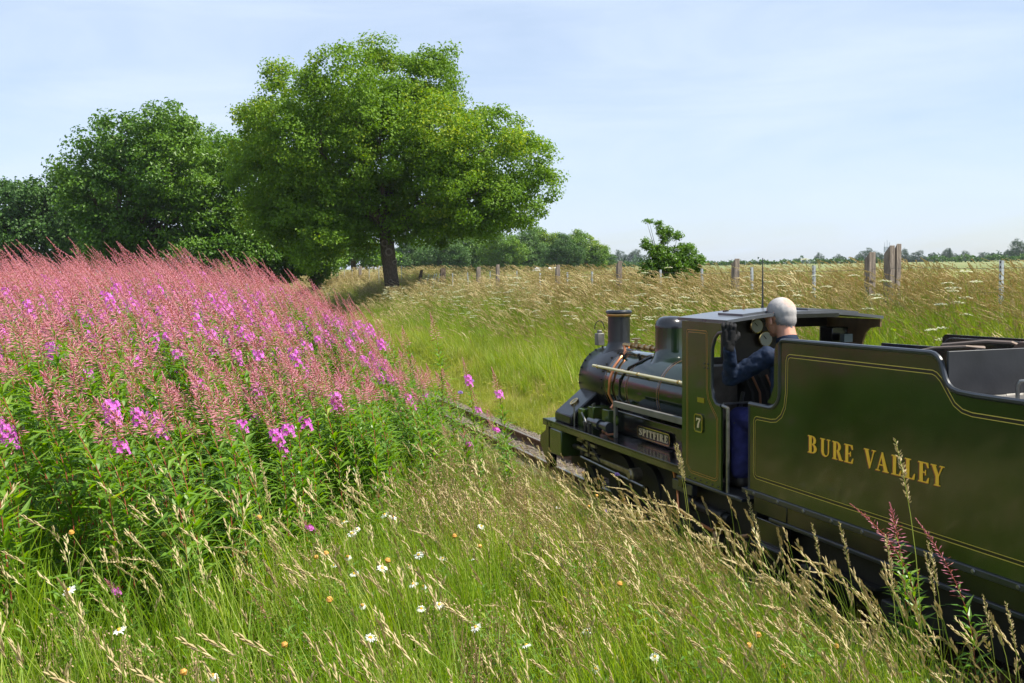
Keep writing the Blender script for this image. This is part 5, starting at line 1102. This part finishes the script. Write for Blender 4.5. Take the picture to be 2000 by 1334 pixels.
a = sample(1300, 6.0, 9.5, 42, 75); P.append((a, pick(len(a), 5, 9), rng.uniform(.8, 1.1, len(a))))
a = sample(1500, 3, 8.5, 36, 70); P.append((a, pick(len(a), 0, 9), rng.uniform(.5, .9, len(a))))
a = sample(9000, 13, 60, 8, 100, lambda x, y: (x > .34*y-2) & (rng.random(len(x)) < np.clip(25/np.hypot(x, y), .1, 1))); P.append((a, pick(len(a), 12, 15), rng.uniform(.6, 1.0, len(a))))
X_, I, Sc = scat(P); blush = []
for q in lush:
    q2 = q.copy(); q2.materials[0] = G_bank; blush.append(q2)
scatter('bank_grass', talls+tans+blush+fields, X_, I, rng.normal(0, .35, len(I)), Sc)
# ballast stones
st = []
for s_ in range(5):
    b = MB(); vs = [Vector(d)*(.6+.7*rng.random())*.5 for d in ((1, 0, 0), (-1, 0, 0), (0, 1, 0), (0, -1, 0), (0, 0, .8), (0, 0, -.8), (.7, .7, .4), (-.7, .6, -.3))]
    import mathutils
    bm = bmesh.new(); [bm.verts.new(v) for v in vs]; bmesh.ops.convex_hull(bm, input=bm.verts); me = bpy.data.meshes.new('stone'); bm.to_mesh(me); bm.free()
    me.materials.append(leafmat('ballast stone %d' % (s_ % 2), (.07, .055, .045), (.26, .22, .17), (.45, .40, .33), trans=0, rough=.9)); st.append(me)
a = np.stack([rng.uniform(2.80, 4.26, 15000), rng.uniform(.5, 1, 15000)**1.0, np.zeros(15000)], 1); a[:, 1] = 1.0+19*rng.random(15000)**1.5
a[:, 2] = np.interp(a[:, 0], bx_, bz_)+.003; ok_ = (abs(a[:, 0]-3.34) > .03) & (abs(a[:, 0]-3.72) > .03); a = a[ok_]
scatter('ballast_stones', st, a, rng.integers(0, 5, len(a)), rng.uniform(0, 6.28, len(a)), rng.uniform(.014, .042, len(a)), 'pale angular ballast stones between and beside the rails', 'ballast')

# fireweed
VAR = []
for s_ in range(14):
    fl_ = s_ in (1, 5, 9, 12); VAR.append(fireweed(200+s_, [1.5, 1.42, 1.6, 1.35, 1.52, 1.38, 1.48, 1.58, 1.3, 1.45, 1.55, 1.5, 1.4, 1.36][s_], fl_, bend=[.55, .35, .65, .5, .7, .3, .6, .45, .55, .4, .75, .5, .35, .6][s_], cut_=.64 if fl_ else .70))
for s_ in range(5): VAR.append(fireweed(260+s_, [1.25, 1.1, 1.3, 1.15, 1.2][s_], False, bend=[.3, .45, .25, .5, .35][s_], cut_=[.86, .90, .84, .88, .92][s_], lush=1.25))
for s_ in range(5): VAR.append(fireweed(280+s_, 1.2, s_ != 2, bend=[.22, .3, .15, .25, .75][s_], cut_=[.76, .74, .80, .72, .84][s_], lush=1.3))
FLOW = (1, 5, 9, 12)
cell = rng.uniform(-1, 1, (2, 2)); pts = []
RDn = np.random.default_rng(5)
n = 10400; x = rng.uniform(-7.5, 2.6, n); y = rng.uniform(3.2, 29, n); gap_ = fw_edge(y)+.30*fnoise(x, y, 2.1)+.15*fnoise(x+9, y, 5.0)-x; k = (gap_ > 0) & (RDn.random(n) < np.clip(gap_/.9+.30, 0, 1))
dens = np.clip(11/y, .35, 1); k &= rng.random(n) < dens; x, y = x[k], y[k]
th = np.degrees(np.arctan2(x, y))-math.degrees(PSI); k = abs(th) < 31; x, y = x[k], y[k]
k = ~((np.hypot(x, y) < 3.2)); x, y = x[k], y[k]
d_ = np.hypot(x, y); o_ = np.argsort(d_); x, y, d_ = x[o_], y[o_], d_[o_]
z = ground_z(x, y); inn = np.hypot(np.maximum(fw_edge(y)-x, 0), 0)*.8; sc_h = rng.triangular(.74, 1.0, 1.17, len(x))*np.interp(inn, [0, .5, 1.2, 2.0], [.74, .86, .97, 1.0]); sc_h *= np.where(y > 8, np.interp(y, [8, 14], [1, np.nan_to_num(1.12)]), 1); sc_h = np.where(y > 9, np.maximum(sc_h, .92*rng.uniform(.85, 1.1, len(x))), sc_h)
patch = fnoise(x, y, 1.1)+.6*fnoise(x+3, y-2, 2.3)+.3*np.interp(x, [-3, 2], [0, 1]); vi = np.array([RD.choice(FLOW) if (p > -.1 and RD.random() < .62) else RD.choice([i for i in range(14) if i not in FLOW]) for p in patch])
leafy = (RDn.random(len(x)) < np.interp(np.hypot(x, y), [5.6, 7.4, 9.0, 12], [.93, .82, .52, .20])); lf2 = RDn.random(len(x)) < .16; vi = np.where(leafy, np.where(lf2, RDn.choice([19, 20, 22], len(x)), RDn.integers(14, 19, len(x))), vi)
sc_h = np.where(leafy, np.maximum(sc_h*.98, .82), sc_h)
rot = rng.normal(0, .3, len(x))
def fw_label(px, py, fl_):
    th_ = math.degrees(math.atan2(px, py))-math.degrees(PSI)
    where = 'at the left picture edge' if th_ < -23 else 'below the round oak' if th_ < -15 else 'below the large oak' if th_ < -9 else 'near the rails'
    row = 'front' if math.hypot(px, py) < 5.2 else 'second' if math.hypot(px, py) < 6.3 else 'middle' if math.hypot(px, py) < 7.2 else 'rear'
    return f'{"leafy barely budded" if fl_ == 2 else "magenta flowering" if fl_ else "pink budded"} willowherb in the {row} rows of the patch {where}'
print('fireweed', len(x))
for i in range(min(300, len(x))):
    fl_ = 1 if vi[i] >= 19 else 2 if vi[i] >= 14 else int(int(vi[i]) in FLOW)
    t = thing('fireweed', fw_label(x[i], y[i], fl_), 'wildflower', (x[i], y[i], z[i]-.02), ('budding willowherb in the patch', 'flowering willowherb in the patch', 'leafy willowherb in the patch')[fl_])
    t.rotation_euler = (0, 0, rot[i]); t.scale = (sc_h[i],)*3
    for nm, me in zip(('stem', 'foliage', 'flower_spike'), VAR[int(vi[i])]): put(nm, me, t)
j = slice(300, None); scatter('fireweed_patch', [merge(v, 'fireweed') for v in VAR], np.stack([x[j], y[j], z[j]-.02], 1), vi[j], rot[j], sc_h[j], 'mass of pink willowherb filling the bank left of the line', 'wildflowers')
a = sample(3600, -7, 2.4, 3.0, 22, lambda x, y: x < fw_edge(y)+.1); scatter('undergrowth', weeds+lush, a, pick(len(a), 0, 6), rng.uniform(0, 6.28, len(a)), rng.uniform(.8, 1.5, len(a)))
# single fireweeds
singles = [(2.60, 2.86, 1.02, 'willowherb with three feet of leaves and a bent bud spike before the letters EY', 4), (2.60, 2.99, .90, 'shorter willowherb with upright bud spike left of the one before the letters', 21), (2.62, 2.62, .95, 'willowherb with pink bud spike nearest the right edge, before the tender', 7),
           (2.36, 6.8, 1.10, 'isolated willowherb with magenta flowers in front of the buffer beam', 19), (2.45, 7.9, 1.10, 'isolated flowering willowherb just left of the one before the buffer beam', 20), (2.58, 9.5, 1.42, 'tallest isolated willowherb with a leafless bud spike before the grassy strip', 21),
           (2.40, 7.55, .88, 'lowest isolated willowherb with magenta flowers beside the rail', 22), (2.28, 6.45, .80, 'willowherb with stem bent over to the left before the rails', 23), (-.1, 3.35, .62, 'willowherb with arching red stem at the bottom edge of the picture', 23), (.35, 3.25, .58, 'short willowherb with dark bud tip in the bottom grass', 10), (.62, 4.0, .66, 'willowherb with curled pink tip leaning over the low grass', 23), (1.9, 5.9, .75, 'leafy willowherb with arching red tip before the rail', 23), (1.98, 9.1, 1.30, 'isolated flowering willowherb left of the tall budding one', 20), (1.75, 8.4, 1.05, 'flowering willowherb at the right edge of the patch', 22), (1.35, 5.0, .62, 'low willowherb with red stem arching left among the daisies', 10), (2.1, 8.6, 1.0, 'budding willowherb between the patch and the tall isolated one', 21), (1.7, 7.2, .8, 'short leafy willowherb right of the patch among dry grass', 16), (2.05, 6.6, .7, 'short leafy willowherb left of the isolated flowering pair', 17),
           (2.5, 8.7, .95, 'leafy willowherb standing against the rail left of the isolated flowering pair', 14), (2.62, 10.4, 1.0, 'leafy willowherb against the ballast behind the tallest isolated one', 15), (2.3, 10.2, 1.15, 'leafy willowherb left of the tallest isolated one', 18), (2.6, 11.6, 1.1, 'farthest single willowherb by the rails', 21), (2.45, 7.2, .75, 'short leafy willowherb between the isolated flowering ones', 18), (1.8, 6.3, .72, 'low leafy willowherb at the ragged edge of the patch', 14)]
HH = [1.5, 1.42, 1.6, 1.35, 1.52, 1.38, 1.48, 1.58, 1.3, 1.45, 1.55, 1.5, 1.4, 1.36]+[1.25, 1.1, 1.3, 1.15, 1.2]+[1.2]*5
for (sx, sy, H, lab, vv) in singles:
    hh = HH[vv]; gz = float(ground_z(sx, sy)); t = thing('fireweed', lab, 'wildflower', (sx, sy, gz)); s_ = (H-gz*.5)/hh
    t.scale = (s_,)*3; t.rotation_euler = (0, 0, rng.normal(0, .2))
    for nm, me in zip(('stem', 'foliage', 'flower_spike'), VAR[vv]): put(nm, me, t)

# ox-eye daisies, spent heads, scabious, umbels, seeding grass stems
def daisy(seed, H, petals=True, spent=False):
    RD.seed(seed); st_, hd, pt = PB(), PB(), PB(); ln_ = WIND*U(0, .25)+rdir2()*.12; T = np.linspace(0, 1, 6); Pn = [np.array([0, 0, H*t])+ln_*H*t*t for t in T]
    st_.tube(Pn, [.0013]*6, 4); top_ = Pn[-1]; nrm = np.array([U(-.5, .1), U(-.7, .1), 1.0]); nrm /= np.linalg.norm(nrm); a1 = np.cross(nrm, [1, 0.2, 0]); a1 /= np.linalg.norm(a1); a2 = np.cross(nrm, a1)
    R0 = .0085 if not spent else .010; rings = [(0, .006), (.6, .0055), (1, .001), (.5, -.004)]; n = 10; b0 = len(hd.v)
    for rr, hh in rings:
        for j in range(n): t = 6.2832*j/n; hd.v.append(tuple(top_+nrm*hh*(1.6 if spent else 1)+(a1*math.cos(t)+a2*math.sin(t))*R0*rr))
    for i in range(3):
        for j in range(n): hd.f.append((b0+i*n+j, b0+i*n+(j+1) % n, b0+(i+1)*n+(j+1) % n, b0+(i+1)*n+j)); hd.m.append(0)
    if petals:
        m = RD.randint(15, 20)
        for j in range(m):
            t = 6.2832*j/m+U(-.08, .08); e = a1*math.cos(t)+a2*math.sin(t); c_ = -a1*math.sin(t)+a2*math.cos(t); L_ = U(.015, .020)*(.6 if spent else 1); dr = -U(-.002, .012)-(.010 if spent else 0); b0 = len(pt.v)
            pt.v += [tuple(top_+e*.006-c_*.0014), tuple(top_+e*.006+c_*.0014), tuple(top_+e*(.007+L_*.75)+c_*.003+nrm*dr*.5), tuple(top_+e*(.007+L_)+nrm*dr), tuple(top_+e*(.007+L_*.75)-c_*.003+nrm*dr*.5)]; pt.f.append((b0, b0+1, b0+2, b0+3, b0+4)); pt.m.append(0)
    return st_.mesh('stem', G_stalk), hd.mesh('disc', G_odisc if spent else G_disc), (pt.mesh('petals', G_white) if petals else None)
DV = [daisy(300+i, U(.42, .6)) for i in range(5)]; SV = [daisy(330+i, U(.4, .56), petals=False, spent=True) for i in range(3)]; SP = [daisy(340+i, .48, petals=True, spent=True) for i in range(2)]
def place_flower(x, y, V, name, lab, cat, grp, s_=1.0):
    t = thing(name, lab, cat, (x, y, float(ground_z(x, y))), grp); t.rotation_euler = (0, 0, rng.normal(0, .5)); t.scale = (s_,)*3
    for nm, me in zip(('stem', 'disc', 'petals'), V):
        if me: put(nm, me, t)
def px_ground(px, py, z=0.0):
    d = fwd + cr*((px-1000)/1944) - cu*((py-667)/1944); k = (z-CAM_H)/d.z; return d.x*k, d.y*k
DPX = [(735, 1000), (757, 1005), (697, 1038), (722, 1053), (712, 1088), (770, 1040), (737, 1108), (750, 1125), (785, 1105), (850, 1135), (873, 1108), (868, 1095), (913, 1128), (905, 1035), (758, 1200), (655, 1280), (530, 1305), (943, 1298), (655, 990), (832, 1048), (740, 1058), (935, 1010), (905, 1030),
       (330, 1322), (240, 1196), (190, 1203), (775, 806), (785, 820), (862, 838), (880, 908), (1335, 1240), (1240, 1300), (1290, 1305), (1185, 1290), (1170, 1180), (520, 1055), (1085, 945), (1225, 1230), (1010, 1185), (470, 1250), (975, 1240)]
for i, (px, py) in enumerate(DPX):
    x, y = px_ground(px, py, .5+.12); x, y = px_ground(px, py, float(ground_z(x, y))+.43)
    place_flower(x, y, DV[i % 5] if i % 4 != 3 else SP[i % 2], 'oxeye_daisy', 'white oxeye daisy with yellow centre in the grass left of the train', 'daisy', 'oxeye daisies in the verge grass', rng.uniform(.58, .85))
SPX = [(600, 1080), (655, 1100), (690, 1135), (778, 1148), (625, 1262), (45, 1245), (60, 1265), (410, 1325), (375, 1085), (250, 1102), (1118, 905), (1165, 925), (1195, 940), (1180, 960), (1197, 985), (1280, 1000), (1470, 1300), (1510, 1300), (1590, 1310), (1600, 1275), (1690, 1300), (765, 1250), (960, 1075), (900, 1080), (1240, 1180)]
for i, (px, py) in enumerate(SPX):
    x, y = px_ground(px, py, .55); x, y = px_ground(px, py, float(ground_z(x, y))+.42)
    place_flower(x, y, SV[i % 3], 'spent_daisy', 'petalless orange brown daisy head on a thin stalk in the verge grass', 'flower head', 'spent daisy heads in the verge grass')
def scab(seed, H):
    RD.seed(seed); s1, s2 = PB(), PB(); T = np.linspace(0, 1, 6); Pn = [np.array([0, 0, H*t])+WIND*H*.12*t*t for t in T]; s1.tube(Pn, [.0015]*6, 4)
    for k in range(110):
        d = np.array([RD.gauss(0, 1), RD.gauss(0, 1), abs(RD.gauss(0, 1))*.9-.1]); d /= np.linalg.norm(d); s2.spindle(Pn[-1]+d*.006, d, .012, .0028, 0)
    return s1.mesh('stem', G_stalk), s2.mesh('flower_head', G_lilac)
SCV = [scab(400, .62), scab(401, .5)]
for px, py, h_, lab in ((937, 745, .62, 'lilac scabious pompom between the isolated willowherbs'), (1217, 928, .5, 'lilac scabious pompom in front of the wheels'), (1193, 1000, .5, 'lower lilac scabious flower below the connecting rod'), (915, 768, .62, 'small lilac scabious left of the taller pompom')):
    x, y = px_ground(px, py, .55 if h_ > .55 else .42); v = SCV[0 if h_ > .55 else 1]
    if px < 1000: x, y = x*.78, y*.78
    gz = float(ground_z(x, y)); t = thing('scabious', lab, 'wildflower', (x, y, gz))
    # height of the flower so that it stands where the line of sight passes
    d = fwd + cr*((px-1000)/1944) - cu*((py-667)/1944); zt = CAM_H + d.z*(y/d.y); t.scale = (max(.5, (zt-gz)/h_),)*3; t.location.x = d.x*y/d.y+.05*h_
    for nm, me in zip(('stem', 'flower_head'), v): put(nm, me, t)
def umbel(seed, H, W_=.06):
    RD.seed(seed); s1, s2 = PB(), PB()
    for q in range(RD.randint(1, 3)):
        hh = H*(1-.14*q); b = rdir2()*.10*q; T = np.linspace(0, 1, 5); Pn = [np.array([0, 0, hh*t])+b*t*t+WIND*hh*.12*t*t for t in T]; s1.tube(Pn, [.0028, .0025, .002, .0016, .0014], 4)
        for k in range(20):
            o_ = rdir2()*U(.1, 1)**.6*W_*1.1; e = Pn[-1]+o_+np.array([0, 0, .028-.35*np.linalg.norm(o_)]); s1.tube([Pn[-1], e], [.0008, .0006], 3)
            for j in range(5): c_ = e+rdir2()*U(.002, .010)+np.array([0, 0, U(-.003, .003)]); sd = rdir2()*.0075; s_ = np.cross(sd, [0, 0, 1]); b0 = len(s2.v); s2.v += [tuple(c_-sd), tuple(c_-s_+[0, 0, .003]), tuple(c_+sd), tuple(c_+s_+[0, 0, .002])]; s2.f.append((b0, b0+1, b0+2, b0+3)); s2.m.append(0)
    for k in range(6): s1.leaf(np.array([0, 0, U(.1, .5)*H]), rdir2()+[0, 0, .5], np.array([0, 0, 1.]), .12, .05, 0)
    return s1.mesh('stem', G_bank), s2.mesh('flower_umbel', G_umb)
UV = [umbel(420+i, U(.75, 1.05)) for i in range(7)]
def spot(x, y, z=.8):
    px = photo_px(x, y, z)[0]
    for lim, nm in ((-60, 'outside the left edge'), (560, 'left of the oak trunk'), (830, 'near the oak trunk'), (1000, 'before the leaning old posts'), (1170, 'left of the chimney'), (1260, 'behind the chimney'), (1380, 'below the sapling'), (1480, 'above the cab'), (1640, 'above the driver'), (1800, 'by the two grey posts'), (9999, 'at the right edge of the bank')):
        if px < lim: return nm
ux = np.concatenate([rng.uniform(6.0, 7.8, 70), rng.uniform(5.8, 7.8, 60), rng.uniform(6.2, 8.6, 22), rng.uniform(5.8, 7, 14)]); uy = np.concatenate([rng.uniform(19, 30, 70), rng.uniform(10, 20, 60), rng.uniform(7, 13, 22), rng.uniform(36, 42, 14)])
for x, y in zip(ux, uy):
    t = thing('umbel_plant', ('tall' if y < 12 else 'mid sized' if y < 20 else 'small') + ' white flat topped umbellifer on the bank ' + spot(x, y), 'wildflower', (x, y, float(ground_z(x, y))), 'white umbellifers on the bank'); t.rotation_euler = (0, 0, rng.normal(0, .5)); t.scale = (rng.uniform(.8, 1.1),)*3
    for nm, me in zip(('stem', 'flower_umbel'), UV[rng.integers(0, 7)]): put(nm, me, t)
def gstem(seed, H, lean, nod, head, closed=True):
    RD.seed(seed); a, b = PB(), PB(); q = PB(); seedstem(q, np.zeros(3), H, WIND*lean+rdir2()*.06, 0, 1, head=head, n=60, w_=.0015, plump=.0032, nod=nod, closed=closed, big=.85, nt_=5)
    for pb, mi in ((a, 0), (b, 1)):
        mp_ = {}
        for f, m in zip(q.f, q.m):
            if m != mi: continue
            ff = []
            for i in f:
                if i not in mp_: mp_[i] = len(pb.v); pb.v.append(q.v[i])
                ff.append(mp_[i])
            pb.f.append(tuple(ff)); pb.m.append(0)
    return a.mesh('stalk', G_stalk), b.mesh('seed_head', G_tan)
GV = [gstem(500+i, h_, l_, n_, hd, c_) for i, (h_, l_, n_, hd, c_) in enumerate(((.8, .15, .25, .16, True), (.85, .30, .55, .20, True), (.75, .25, .4, .17, True), (.9, .38, .62, .22, True), (.7, .1, .15, .13, True), (.95, .08, .1, .20, False), (.8, .3, .6, .18, False), (.65, .2, .3, .10, True)))]
GN = [(rng.uniform(2.0, 2.68), 2.3+2.5*rng.random(), 0) for _ in range(105)] + [(rng.uniform(.3, 2.1), rng.uniform(2.9, 7.0), 1) for _ in range(85)] + [(rng.uniform(-1.0, .4), rng.uniform(3.2, 4.6), 1) for _ in range(16)]
def gs_label(x, y, g_):
    px, py = photo_px(x, y, .4); col = 'under the locomotive wheels' if px < 1250 else 'before the cab steps' if px < 1480 else 'below the word BURE' if px < 1700 else 'below the word VALLEY' if px < 1880 else 'at the right picture edge'
    if g_: return 'arching grass stem with pale seed head ' + ('at the bottom left' if px < 450 else 'among the daisies' if px < 900 else 'right of the daisies') + (' close to the camera' if y < 4.2 else ' further back')
    return 'tall grass stem with tan seed head ' + col + (' nearest the camera' if y < 3.6 else ' close to the rail')
for i, (x, y, g_) in enumerate(GN):
    v = GV[rng.integers(0, 8)]; t = thing('grass_stem', gs_label(x, y, g_), 'grass stem', (x, y, float(ground_z(x, y))), 'seeding grass stems before the tender' if g_ == 0 else 'seeding grass stems in the verge')
    t.rotation_euler = (0, 0, rng.normal(0, .35)); t.scale = (rng.uniform(.72, 1.0)*(.85 if g_ else 1),)*3
    for nm, me in zip(('stalk', 'seed_head'), v): put(nm, me, t)
t = thing('grass_stem', 'single tallest grass stem standing before the letter Y of the tender', 'grass stem', (2.52, 2.78, float(ground_z(2.52, 2.78)))); t.scale = (1.28,)*3
for nm, me in zip(('stalk', 'seed_head'), GV[5]): put(nm, me, t)
